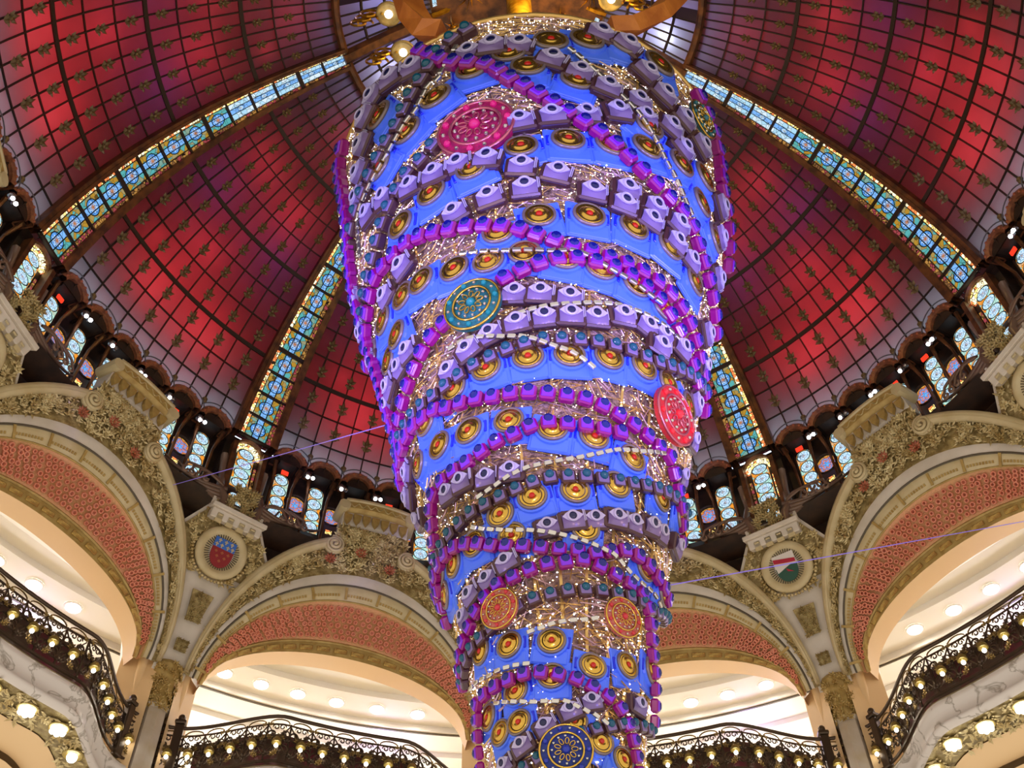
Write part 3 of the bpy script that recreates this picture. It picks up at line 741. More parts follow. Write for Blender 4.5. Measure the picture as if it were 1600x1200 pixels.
ARCHES = {-90: ('wall_far_left', 'at the far left edge'), -54: ('wall_left', 'left of the blue and red crest'), -18: ('wall_back_left', 'behind the tree at left'),
          18: ('wall_back_right', 'behind the tree at right'), 54: ('wall_right', 'right of the green crest'), 90: ('wall_far_right', 'at the far right edge')}
BA = pt(0, 10.6, 10.3); LA = local(BA)
for az, (nm, where) in ARCHES.items():
    root = empty(nm, mat=turn(az) @ Matrix.Translation(BA))
    tag(root, 'gilded cream arch with red mosaic band ' + where, 'arch', None, 'structure')
    for n2, me, kind in arch_parts: put(n2, me, root, LA, kind)
    for i in range(22): put('plaque', plaque_me, root, LA @ frame_on(4.55, -.93 + 1.86 * i / 21, .02))
    for i in range(7):
        a = -3.9 + 1.3 * i; zz = 16.03 + .10 * (1 - (a / 4.6) ** 2)
        B = Matrix.Rotation(-math.radians(a), 4, 'Z') @ Matrix.Translation((0, 8.99, zz)) @ Matrix.Rotation(math.radians(90), 4, 'X')
        if i % 2: put('slot', slot_me, root, LA @ Matrix.Translation((0, 0, .11)) @ Matrix.Rotation(-math.radians(a), 4, 'Z') @ Matrix.Translation((0, 8.95, zz)) @ Matrix.Rotation(math.radians(90), 4, 'X'))
        put('modillion', mod_me, root, LA @ B)
    for m in end_me: put('end_scroll', m, root, LA)
    for t, k in ((-.05, .35), (.11, .62), (.2, .2), (-.2, .55)): put('flower', red_me2, root, LA @ frame_on(k, t, .05))
    g = empty('floor', mat=turn(az) @ Matrix.Translation(BA))
    tag(g, 'gallery floor slab with veined marble edge under the arch ' + where, 'balcony', None, 'structure')
    for n2, me, kind in (('fascia', fas_me, None), ('underside_relief', und_me, None), ('underside', und2_me, None), ('leaf_relief', ur_me, 'stuff'), ('balcony_floor', flo_me, None)):
        put(n2, me, g, LA, kind)
    g = empty('ceiling_gallery', mat=turn(az) @ Matrix.Translation(BA))
    tag(g, 'white stepped gallery ceiling seen through the arch ' + where, 'ceiling', None, 'structure')
    for n2, me in (('ceiling_steps', gc_me), ('painted_shadow_line', shadow_line_me), ('back_wall', bw_me)): put(n2, me, g, LA)
    if az in (-54, -18, 18, 54):
        tag(put('light_strip', strip_me, None, turn(az)), 'white light strip on the gallery wall, ' + where, 'light')

# ------------------------------------------------------------------ columns, pendentives, crests
def hw(z):
    h = min(1, max(0, (z - ZS) / (K[0][1] - ZS))); u = math.sqrt(max(0, 1 - h * h)); return min(18 - K[0][0] * u + .25, max(3.5, 6.3 - 4 * (z - 14.6)))
def rp(z): return 10.58 + (9.12 - 10.58) * (z - ZS) / (K[0][1] - ZS)
field = MB().grid(lambda u, v: (lambda z: pt((2 * u - 1) * hw(z), rp(z) + .03, z))(ZS - .1 + 3.2 * v), 8, 20).mesh('pendentive_field', 'white', True)
def pframe(z, out=0.03, az=0.0):
    p = Vector(pt(az, rp(z), z)); up = (Vector(pt(az, rp(z + .1), z + .1)) - p).normalized(); x = Vector((math.cos(math.radians(az)), -math.sin(math.radians(az)), 0)); n = up.cross(x) * -1
    if n.y > 0: n = -n
    x = up.cross(n); p = p + n * out
    return Matrix(((x.x, up.x, n.x, p.x), (x.y, up.y, n.y, p.y), (x.z, up.z, n.z, p.z), (0, 0, 0, 1)))
# after pframe: local x may point to -tangent; keep the viewer's right as +x
PF = pframe(14.5, .05)
def relief_plate(poly, name):
    mb = MB(); mb.prism(poly, 0, .04)
    return mb
rel1 = MB(); rel1.prism([(-.22, .30), (.22, .30), (.13, -.28), (-.13, -.28)][::-1], 0, .04, pframe(13.45))
for i in range(36): add_flower(rel1, pframe(13.2 + rng.uniform(0, .5), .07, rng.uniform(-.75, .75)), .06, 5, .03)
rel1_me = rel1.mesh('relief_tablet', 'gold_relief')
rel2 = MB(); rel2.prism([(-.13, .11), (.13, .11), (.11, -.11), (-.11, -.11)][::-1], 0, .04, pframe(12.75)); 
for i in range(9): add_flower(rel2, pframe(12.67 + .08 * (i // 3), .07, -.5 + .5 * (i % 3)), .05, 5, .03)
rel2_me = rel2.mesh('relief_square', 'gold_relief')
fb = MB()
for i in range(150):
    z = rng.uniform(14.0, 15.2); a = rng.uniform(-1, 1) * (hw(z) - .4); d = math.hypot(math.radians(a) * 9.7, z - 14.5)
    if d < .5: continue
    F = pframe(z, .02, a)
    if rng.random() < .4: add_flower(fb, F, rng.uniform(.07, .11), 6, .06)
    else:
        for _ in range(3): add_leaf(fb, F, .13, .028, rng.uniform(0, 6.28), .06)
fb_me = fb.mesh('leaf_relief', 'gold_leaf')
fbg = MB().grid(lambda u, v: (lambda z: pt((2 * u - 1) * (hw(z) - .5), rp(z) - .0, z))(14.15 + 1.25 * v), 8, 8).mesh('relief_ground', 'gold_relief')
blk = MB(); Fb = pframe(15.08, .14)
blk.box((0, 0, 0), (1.1, .2, .22), .015, Fb); blk.box((0, .15, .03), (1.2, .1, .30), .015, Fb); blk_me = blk.mesh('cap_block', 'white')
tri = MB(); tri.box((0, 0, 0), (.15, .2, .06), .01); tri.box((0, .05, .035), (.09, .03, .02)); tri_me = tri.mesh('block_tablet', 'cream')
crest_top = MB()
for i in range(40): add_flower(crest_top, pframe(15.32 + rng.uniform(0, .45), .0 + rng.uniform(0, .15), rng.uniform(-1.7, 1.7)), .1, 6, .09)
crest_me = crest_top.mesh('crowning_leaves', 'gold_leaf')
medrim = MB(); medrim.lathe([(.36, .05), (.40, .09), (.47, .10), (.52, .07), (.54, 0)], 32, PF); medrim_me = medrim.mesh('medallion_rim', 'cream', True)
medf = MB(); medf.lathe([(.001, .06), (.22, .06), (.38, .03), (.39, 0)], 32, PF); medf_me = medf.mesh('medallion_field', 'white', True)
rays = MB()
for i in range(44):
    a = 2 * math.pi * i / 44; rays.box((0, 0, 0), (.11, .016, .02), 0, PF @ Matrix.Rotation(a, 4, 'Z') @ Matrix.Translation((.3, 0, .055)))
rays_me = rays.mesh('ray_fluting', 'line')
beadm = MB()
for i in range(26):
    a = math.pi * (1.0 + (i + .5) / 26); beadm.ball((.585 * math.cos(a), .585 * math.sin(a), .03), .035, 6, 4, PF)
bead_me = beadm.mesh('bead_garland', 'gold_leaf')
cap = MB(); cap.lathe([(.2, 11.55), (.23, 11.75), (.26, 12.1), (.33, 12.38), (.3, 12.46), (.001, 12.46)], 14, Matrix.Translation((0, 10.78, 0)))
for i in range(70):
    a = rng.uniform(-1.9, 1.9); z = rng.uniform(11.5, 12.4); r = .22 + .1 * max(0, (z - 11.7) / .7)
    n = Vector((math.sin(a), -math.cos(a), 0)); F = Matrix.Translation(Vector((0, 10.78, z)) + n * r) @ n.to_track_quat('Z', 'Y').to_matrix().to_4x4()
    add_flower(cap, F, .08, 5, .04)
cap_me = cap.mesh('capital', 'ochre')
sh = MB(); sh.lathe([(.26, 6.0), (.23, 11.5), (.28, 11.56), (.22, 11.62)], 8, Matrix.Translation((0, 10.8, 0))); sh_me = sh.mesh('shaft', 'shaft')
sd = []
for sg in (-1, 1):
    m_ = MB(); m_.tube([(sg * .40, 10.95, 6.0), (sg * .38, 10.92, 11.6), (sg * .42, 10.85, 12.5)], .11, 8); sd.append(m_.mesh('colonnette', 'soffit', True))
pier = MB(); pier.box((0, 11.35, 10.0), (1.15, .8, 5.2)); pier_me = pier.mesh('pier', 'soffit')
flt = MB()
for sg in (-1, 1):
    flt.grid(lambda u, v: pt(sg * (1.2 + 2.8 * u), 10.62 + .5 * u, 10.2 + 2.35 * v), 3, 1)
flt_me = flt.mesh('jamb_facing', 'soffit')
BC = pt(0, 10.8, 6.0); LCm = local(BC)
COLS_ = {-72: 'at the left picture edge', -36: 'left of the tree', 0: 'hidden behind the tree', 36: 'right of the tree', 72: 'at the right picture edge'}
for i_, (az, where) in enumerate(COLS_.items()):
    root = empty('trim_%d' % (6 + i_), mat=turn(az) @ Matrix.Translation(BC))
    tag(root, 'cream column with gilded capital and crest medallion ' + where, 'column', None, 'structure')
    for n2, me in (('pendentive_field', field), ('relief_tablet', rel1_me), ('relief_square', rel2_me), ('relief_ground', fbg), ('cap_block', blk_me), ('medallion_rim', medrim_me),
                   ('medallion_field', medf_me), ('capital', cap_me), ('shaft', sh_me), ('pier', pier_me), ('jamb_facing', flt_me), ('colonnette', sd[0]), ('colonnette', sd[1])):
        put(n2, me, root, LCm)
    for n2, me in (('leaf_relief', fb_me), ('crowning_leaves', crest_me), ('ray_fluting', rays_me), ('bead_garland', bead_me)): put(n2, me, root, LCm, 'stuff')
    for k in range(4): put('block_tablet', tri_me, root, LCm @ Fb @ Matrix.Translation((-.36 + .24 * k, -.06, .08)))
# painted shields
for nm, c in (('sh_blue', (58, 108, 196)), ('sh_red', (140, 34, 40)), ('sh_white', (222, 214, 208)), ('sh_green', (44, 84, 70)), ('sh_crim', (176, 36, 60)), ('sh_fleur', (206, 186, 150))):
    M[nm] = pbr(nm.replace('sh_', 'heraldic_'), S(c), .4)
def shield_half(y0, y1):
    """outline of the heater shield between two heights, y up"""
    def wd(y):
        return .225 if y > -.02 else .225 * math.sqrt(max(0, 1 - ((-.02 - y) / .30) ** 2)) ** .9
    ys = [y0 + (y1 - y0) * i / 10 for i in range(11)]
    return [(-wd(y), y) for y in ys][::-1] + [(wd(y), y) for y in ys]
XF = PF @ Matrix.Rotation(0, 4, 'Z')
def shield(az, left):
    root = empty('shield', mat=turn(az) @ PF @ Matrix.Translation((0, 0, .06)))
    def P_(name, poly, z0, z1, mat): put(name, MB().prism(poly, z0, z1).mesh(name, mat), root)
    if left:
        tag(root, 'heraldic shield, blue with pale crosses over dark red, in left medallion', 'shield')
        P_('chief', shield_half(.06, .26), 0, .03, 'sh_blue'); P_('lower_field', shield_half(-.315, .06), 0, .03, 'sh_red')
        cr = MB(); cr.box((0, 0, 0), (.022, .08, .012)); cr.box((0, .01, 0), (.066, .02, .012)); cme = cr.mesh('fleur', 'sh_fleur')
        for x, y in ((-.13, .20), (0, .20), (.13, .20), (-.17, .11), (-.06, .11), (.07, .11), (.17, .11)): put('fleur', cme, root, Matrix.Translation((x, y, .036)))
        d = MB(); d.prism([(-.035, 0), (0, .035), (.035, 0), (0, -.035)][::-1], 0, .008); dme = d.mesh('charge', 'rose_leaf')
        for x, y in ((-.13, -.02), (0, -.02), (.13, -.02), (-.08, -.11), (.08, -.11), (0, -.19)): put('charge', dme, root, Matrix.Translation((x, y, .031)))
    else:
        tag(root, 'heraldic shield, white and red over dark green, in right medallion', 'shield')
        P_('white_field', shield_half(.0, .26), 0, .025, 'sh_white'); P_('green_field', shield_half(-.315, .0), 0, .025, 'sh_green')
        P_('red_bend', [(-.215, .20), (.215, .10), (.215, .02), (.05, .05), (-.215, .11)][::-1], .025, .035, 'sh_crim')
        P_('white_pile', [(-.215, .06), (.08, .0), (-.20, -.10)][::-1], .025, .034, 'sh_white')
        P_('red_ray', [(-.02, -.05), (.12, -.16), (.0, -.12)][::-1], .025, .033, 'sh_crim')
shield(-36, True); shield(36, False)

# ------------------------------------------------------------------ wrought iron fans at the rib feet
for az, where in COLS_.items():
    if az == 0: continue
    for sg, sd_ in ((-1, 'left'), (1, 'right')):
        root = empty('iron_fan', mat=turn(az) @ Matrix.Translation(pt(sg * 3, 9.4, 15.6)))
        tag(root, 'dark wrought iron fan, %s of the column head %s' % (sd_, where), 'ironwork', 'iron fans at the rib feet')
        LF = local(pt(sg * 3, 9.4, 15.6))
        for k in range(5):
            a1 = 4.2 + 1.9 * k; mb = MB(); z1 = 16.35 - .03 * k
            pts = []
            for i in range(15):
                u = i / 14; a = 2.2 + (a1 - 2.2) * u; z = 15.35 + .1 * k * (1 - u) + (z1 - 15.35 - .0) * u ** 2.2; pts.append(pt(sg * a, 9.22 + .5 * u - .1 * math.sin(u * 3.14), z))
            mb.tube(pts, .05, 6, taper=[1.2 - .7 * i / 14 for i in range(15)]); put('iron_stem', mb.mesh('iron_stem', 'iron', True), root, LF)
        for k in range(4):
            mb = MB(); c = pt(sg * (5.6 + 1.0 * k), 9.05, 15.55 - .02 * k); pts = []
            for i in range(22):
                u = i / 21
                if u < .55: pts.append(pt(sg * (3.0 + (5.75 + 1.0 * k - 3.0) * (u / .55)), 9.1, 15.68 + .16 * math.sin(u / .55 * 2.6) - .08 * u))
                else:
                    q = (u - .55) / .45 * 5.2; rr = .075 * (1 - .5 * (u - .55) / .45); pts.append((c[0] + sg * rr * math.cos(1.57 - q) , c[1], c[2] + .0 + rr * math.sin(1.57 - q)))
            mb.tube(pts, .028, 5); put('iron_curl', mb.mesh('iron_curl', 'iron', True), root, LF)
        mb = MB(); mb.tube([pt(sg * 1.9, 9.3, 15.2), pt(sg * 2.3, 9.15, 15.45), pt(sg * 3.0, 9.3, 15.8), pt(sg * 2.6, 9.5, 16.3), pt(sg * 2.9, 9.55, 17.0)], .085, 6); put('iron_bracket', mb.mesh('iron_bracket', 'iron', True), root, LF)

# ------------------------------------------------------------------ balustrades and gallery lamps
def plan_points(n):
    L = [0]; P = [Vector(pt(a, r, 0)) for a, r, _ in bpath]
    for p, q in zip(P, P[1:]): L.append(L[-1] + (q - p).length)
    return [float(np.interp(L[-1] * (i + .5) / n, L, [b[0] for b in bpath])) for i in range(n)], L[-1]
NM = 17
mods, BLEN = plan_points(NM); MW = BLEN / NM
def plan_frame(a, z):
    p = Vector(pt(a, rb(a), z)); q = Vector(pt(a + .2, rb(a + .2), z)) - Vector(pt(a - .2, rb(a - .2), z)); x = q.normalized(); y = Vector((0, 0, 1)).cross(x)
    return Matrix(((x.x, y.x, 0, p.x), (x.y, y.y, 0, p.y), (0, 0, 1, p.z), (0, 0, 0, 1)))
hr = MB(); hr.tube([pt(a, r, 11.30) for a, r, _ in bpath], .035, 6); hr_me = hr.mesh('handrail', 'rail', True)
mr = MB(); mr.tube([pt(a, r, 11.14) for a, r, _ in bpath], .016, 4); mr_me = mr.mesh('upper_rail', 'rail')
br_ = MB(); br_.tube([pt(a, r, 10.42) for a, r, _ in bpath], .028, 4); br_me = br_.mesh('lower_rail', 'rail')
scroll_end = []
for sg in (-1, 1):
    mb = MB(); p0 = Vector(pt(sg * 16.9, 10.72, 11.3)); x = Vector(pt(sg * 16.9, 10.72, 0)) - Vector(pt(sg * 16.0, 10.72, 0)); x.normalize()
    mb.tube([p0 + x * (.09 * math.sin(t) * (1 - t / 9)) + Vector((0, 0, -.09 + .09 * math.cos(t) * (1 - t / 9))) for t in [i * .4 for i in range(17)]], .03, 5); scroll_end.append(mb.mesh('rail_scroll', 'rail'))
def c_scroll(mb, cx, cz, r, sx, sz, rad=.016):
    mb.tube([(cx + sx * r * math.cos(t) * (1 - .10 * t), -.0, cz + sz * r * math.sin(t) * (1 - .10 * t)) for t in [i * .42 for i in range(18)]], rad, 4)
m1 = MB(); W = MW
for sx in (-1, 1):
    c_scroll(m1, sx * W * .26, .20, .13, -sx, 1); c_scroll(m1, sx * W * .27, .52, .12, -sx, -1); c_scroll(m1, sx * W * .14, .66, .06, sx, 1, .012)
m1.tube([(-W / 2, 0, 0), (-W / 2, 0, .74)], .02, 4)
m1.tube([(-W * .48, 0, .1), (0, 0, .42), (W * .48, 0, .68)], .013, 4); m1.tube([(W * .48, 0, .1), (0, 0, .40), (-W * .48, 0, .68)], .013, 4)
for k in range(6): add_flower(m1, Matrix.Translation((-W * .4 + W * .16 * k, -.02, .12 + .5 * ((k * 37) % 10) / 10)) @ Matrix.Rotation(math.radians(90), 4, 'X'), .07, 5, .02)
mod1_me = m1.mesh('scroll_panel', 'rail')
M['screen'] = pbr('maroon_screen', S((100, 78, 64)), .35, 0, S((126, 56, 66)), 3.0, contrast=(.5, .66))
m2 = MB()
for k in range(8): add_flower(m2, Matrix.Translation((rng.uniform(-.45, .45) * W, -.03, rng.uniform(.05, .7))) @ Matrix.Rotation(math.radians(90), 4, 'X'), rng.uniform(.04, .08), 5, .02)
m2.tube([(W * .42 * math.cos(t), -.01, .72 + .09 * math.sin(t)) for t in [math.pi * i / 8 for i in range(9)]], .012, 4)
mod2_me = m2.mesh('gilt_leaf', 'railgold')
cup = MB(); cup.lathe([(.001, .10), (.04, .09), (.08, .04), (.09, -.02), (.07, -.02), (.001, .02)], 10); cup_me = cup.mesh('shell_cup', 'giltcup')
bulb = MB(); bulb.ball((0, 0, -.065), .038, 8, 6); bulb_me = bulb.mesh('bulb', 'bulb', True)
post = MB(); post.box((0, 0, .5), (.16, .14, 1.0), .02); post.box((0, 0, 1.05), (.2, .18, .08), .02); post.ball((0, 0, 1.15), .07, 8, 5); post_me = post.mesh('end_post', 'rail')
bk = MB().grid(lambda u, v: (lambda a: pt(a, rb(a) + .16, 10.36 + .68 * v))(-13.6 + 27.2 * u), 40, 1); bk_me = bk.mesh('backing_screen', 'screen')
clus_b = MB(); clus_b.ball((0, 0, 0), .075, 8, 6); clus_me = clus_b.mesh('bulb', 'bulb3', True)
clus_r = MB(); clus_r.lathe([(.001, .12), (.16, .10), (.24, .04), (.22, .02), (.001, .06)], 14); clus_r_me = clus_r.mesh('gilt_rose', 'giltcup')
one_b = MB(); one_b.ball((0, 0, -.02), .12, 10, 8); one_me = one_b.mesh('bulb', 'bulb3', True)
for az in (-90, -54, -18, 18, 54, 90):
    where = ARCHES[az][1]
    root = empty('balustrade', mat=turn(az) @ Matrix.Translation(pt(0, 10, 10.34)))
    tag(root, 'dark wrought iron scroll balustrade under the arch ' + where, 'balustrade', 'gallery balustrades'); LBl = local(pt(0, 10, 10.34))
    for n2, me in (('handrail', hr_me), ('upper_rail', mr_me), ('lower_rail', br_me), ('rail_scroll', scroll_end[0]), ('rail_scroll', scroll_end[1]), ('backing_screen', bk_me)): put(n2, me, root, LBl)
    for a in (-15.4, 15.4): put('end_post', post_me, root, LBl @ plan_frame(a, 10.36))
    for i, a in enumerate(mods):
        F = LBl @ plan_frame(a, 10.42)
        put('scroll_panel', mod1_me, root, F); put('gilt_leaf', mod2_me, root, F @ Matrix.Scale(-1 if i % 2 else 1, 4, (1, 0, 0)), 'stuff')
    for i, a in enumerate(mods):
        lamp = empty('balustrade_lamp', mat=turn(az) @ plan_frame(a + (mods[1] - mods[0]) * 0, 10.72) @ Matrix.Translation((0, -.10, 0)))
        tag(lamp, 'gilt shell lamp, %s from left, on the balustrade %s' % (ORD[i], where), 'lamp', 'balustrade lamps')
        put('shell_cup', cup_me, lamp); put('bulb', bulb_me, lamp)
    if az in (-54, 54):
        sg = 1 if az < 0 else -1
        for j, (a, kind) in enumerate(((4.0, 0), (7.6, 0), (10.8, 1), (0.0, 0), (-4.0, 0))):
            aa = a * sg; p = pt(aa, rb(aa) + .38, 9.80)
            lamp = empty('ceiling_lamp', mat=turn(az) @ Matrix.Translation(p) @ Matrix.Scale(.72, 4))
            tag(lamp, '%s under the balcony, %s from column, %s' % ('round lamp' if kind else 'bulb cluster', ['third', 'second', 'first', 'fourth', 'fifth'][j], where), 'lamp')
            put('gilt_rose', clus_r_me, lamp)
            if kind: put('bulb', one_me, lamp)
            else:
                for q in range(6): put('bulb', clus_me, lamp, Matrix.Translation((.12 * math.cos(q * 1.047), .12 * math.sin(q * 1.047), -.02)))
                put('bulb', clus_me, lamp, Matrix.Translation((0, 0, -.07)))
dl = MB(); dl.lathe([(.001, -.005), (.15, -.005), (.155, 0)], 16); dl_me = dl.mesh('lens', 'spotlamp')
dr_ = MB(); dr_.lathe([(.155, .0), (.155, -.02), (.19, -.02), (.19, .0)], 16); dr_me = dr_.mesh('rim', 'ceil')
for lst, where in (((-48.4, -44.2, -52.5, -56.6), 'left of the blue and red crest'), ((-28.3, -24.5, -20.7, -16.7, -12.5, -8.3), 'behind the tree at left'),
                   ((8.0, 12.0, 16.0, 20.0, 23.8, 27.8), 'behind the tree at right'), ((43.4, 47.5, 51.5, 55.5), 'right of the green crest')):
    for i, a in enumerate(lst):
        lamp = empty('downlight', mat=turn(a) @ Matrix.Translation((0, 12.15, 13.85)))
        tag(lamp, 'round ceiling downlight, %s in the gallery row %s' % (ORD[i], where), 'downlight', 'gallery downlights')
        put('lens', dl_me, lamp); put('rim', dr_me, lamp)
for az in (-54, -18, 18, 54):
    light('violet_spill_fill', 'POINT', turn(az) @ Vector(pt(7 if az != 54 else -2, 13.0, 13.3)), 22, (0.45, 0.35, 1.0), shadow_soft_size=.2)  # unseen points added to put the stage spots' violet spill on gallery ceilings
    for a in (-9, 0, 9):
        light('gallery_lamp', 'POINT', turn(az) @ Vector(pt(a, 14.2, 12.6)), 80, (1.0, 0.96, 0.90), shadow_soft_size=.3)

# ================================================================== TREE
CAMERA_ROWS = {'in the arc down the upper left edge': [(-61.9, 12.75), (-58.1, 13.06), (-55.8, 13.6), (-52.1, 14.02), (-48.2, 14.4), (-40.7, 14.26), (-33.8, 14.16)], 'in the topmost row under the tree rim': [(-17.5, 13.85), (-11.2, 13.84), (-4.3, 13.8), (4.0, 13.44), (11.5, 13.26), (18.9, 13.05), (28.4, 13.07)], 'in the line down the top right shoulder': [(17.5, 14.31), (24.6, 14.22), (31.0, 13.86), (36.4, 13.54), (44.7, 13.44), (52.0, 13.21)], 'in the row right of the large pink brooch': [(-5.2, 12.21), (3.5, 12.27), (13.1, 12.41), (21.9, 12.62), (30.7, 12.8), (38.9, 12.92), (44.7, 12.76)], 'in the long arc just under the large pink brooch': [(-58.7, 12.17), (-49.6, 12.0), (-39.9, 11.81), (-31.0, 11.7), (-23.7, 11.7), (-15.2, 11.59), (-5.7, 11.4), (4.2, 11.25), (14.9, 11.07), (25.1, 11.24), (35.3, 11.23), (44.3, 11.21)], 'in the second arc under the large pink brooch': [(-59.7, 10.63), (-48.5, 10.7), (-27.0, 10.96), (-15.7, 10.98), (-5.1, 11.06), (24.5, 11.0), (34.4, 10.99), (44.2, 10.9), (52.7, 10.91)], 'on the right edge at the widest part': [(70.6, 11.4), (65.8, 12.69), (68.9, 12.19)], 'down the right edge below the widest part': [(69.7, 8.05), (72.1, 8.62), (70.3, 9.15), (70.7, 9.73), (70.5, 10.34)], 'down the left edge below the widest part': [(-77.6, 11.41), (-80.1, 10.88), (-81.2, 10.36)], 'in the short row right of the teal brooch': [(-10.9, 9.52), (-2.5, 9.46), (7.1, 9.44)], 'in the long row under the teal brooch': [(-38.6, 8.86), (-29.4, 8.96), (-20.8, 9.07), (-11.0, 9.11), (-1.4, 9.17), (7.4, 9.18), (16.4, 9.23), (25.8, 9.34), (36.1, 9.39), (42.1, 9.22), (43.8, 9.43), (52.8, 9.45)], 'on the left edge at mid height': [(-77.2, 9.43), (-70.7, 9.48), (-61.8, 9.5), (-54.3, 9.51)], 'in the short row left of the silver chain': [(-52.3, 7.55), (-42.3, 7.52), (-30.8, 7.44), (-19.3, 7.4)], 'on the left edge beside the gilded cornice': [(-79.1, 8.4), (-84.2, 8.18), (-83.9, 7.83)], 'in the row across the lower right half': [(-5.2, 6.8), (6.6, 6.85), (17.5, 6.9), (27.8, 6.96), (38.4, 7.01), (48.3, 7.08), (58.0, 7.14), (74.9, 7.25)], 'in the slanting row left of the rosy gold brooch': [(-64.5, 6.33), (-52.9, 6.43), (-40.8, 6.48), (-27.5, 6.54)], 'in the bottom row above the blue brooch': [(-50.7, 4.82), (-32.2, 4.89), (-15.5, 5.0), (1.1, 5.1), (15.2, 5.2), (50.8, 5.31)]}
TILE_ROWS = {'in the topmost row at the tree rim': [(-6.6, 13.64), (4.4, 13.85), (14.1, 14.04), (24.7, 14.2), (35.8, 14.42)], 'in the second row from the top': [(-37.9, 12.87), (-27.6, 13.15), (-16.9, 13.45), (-2.4, 13.27), (10.6, 13.07)], 'on the far upper left edge': [(-47.1, 13.74), (-49.2, 12.66)], 'in the arc level with the large pink brooch': [(-33.4, 11.44), (-19.7, 11.5), (-5.2, 11.72), (7.9, 11.83), (20.7, 11.94), (31.9, 12.18), (45.5, 12.42), (56.0, 12.68)], 'in the arc above the long magenta garland': [(-47.0, 11.33), (-14.6, 10.41), (-1.1, 10.6), (13.9, 10.65), (29.0, 10.72), (43.0, 10.76), (57.6, 10.7)], 'on the right edge at the widest part': [(55.5, 12.14), (31.7, 12.62), (65.6, 11.95)], 'in the arc above the teal brooch': [(-53.0, 10.33), (-43.4, 10.25), (-30.6, 10.13), (-18.5, 10.02), (-6.7, 10.06), (5.6, 9.95), (17.9, 9.91), (30.8, 9.85), (43.4, 9.8)], 'on the left edge at mid height': [(-80.2, 10.4), (-65.8, 10.37), (-70.2, 9.85), (-59.4, 9.91)], 'in the row across the middle of the tree': [(-39.1, 8.61), (-24.0, 8.64), (-8.1, 8.67), (7.0, 8.67), (22.2, 8.75), (36.7, 8.81), (50.6, 8.87), (65.2, 8.91)], 'in the row below the pair of magenta garlands': [(-68.6, 8.24), (-56.4, 8.5), (-52.9, 8.12), (-35.8, 8.01), (-18.4, 7.96), (-1.0, 7.79), (16.6, 7.75), (34.5, 7.65)], 'in the row under the teal-gem beads': [(-27.6, 7.01), (-11.0, 7.09), (8.7, 7.15), (28.1, 7.29), (55.7, 7.48), (76.7, 7.6)], 'behind the lower silver chain': [(-78.6, 7.02), (-82.1, 6.78), (-63.8, 6.88), (-45.1, 6.86), (-23.9, 6.77), (12.8, 6.77), (52.0, 6.66), (73.7, 6.64)], 'in the row under the two rosy gold brooches': [(-58.7, 5.88), (-34.4, 5.76), (-8.1, 5.71), (16.8, 5.49), (44.3, 5.62), (68.6, 5.76)], 'near the pointed lower end': [(-65.5, 5.3), (-51.1, 5.07), (-34.9, 5.35), (-34.3, 5.07), (-9.4, 5.4), (2.6, 5.0), (22.2, 4.87), (40.8, 4.78)]}
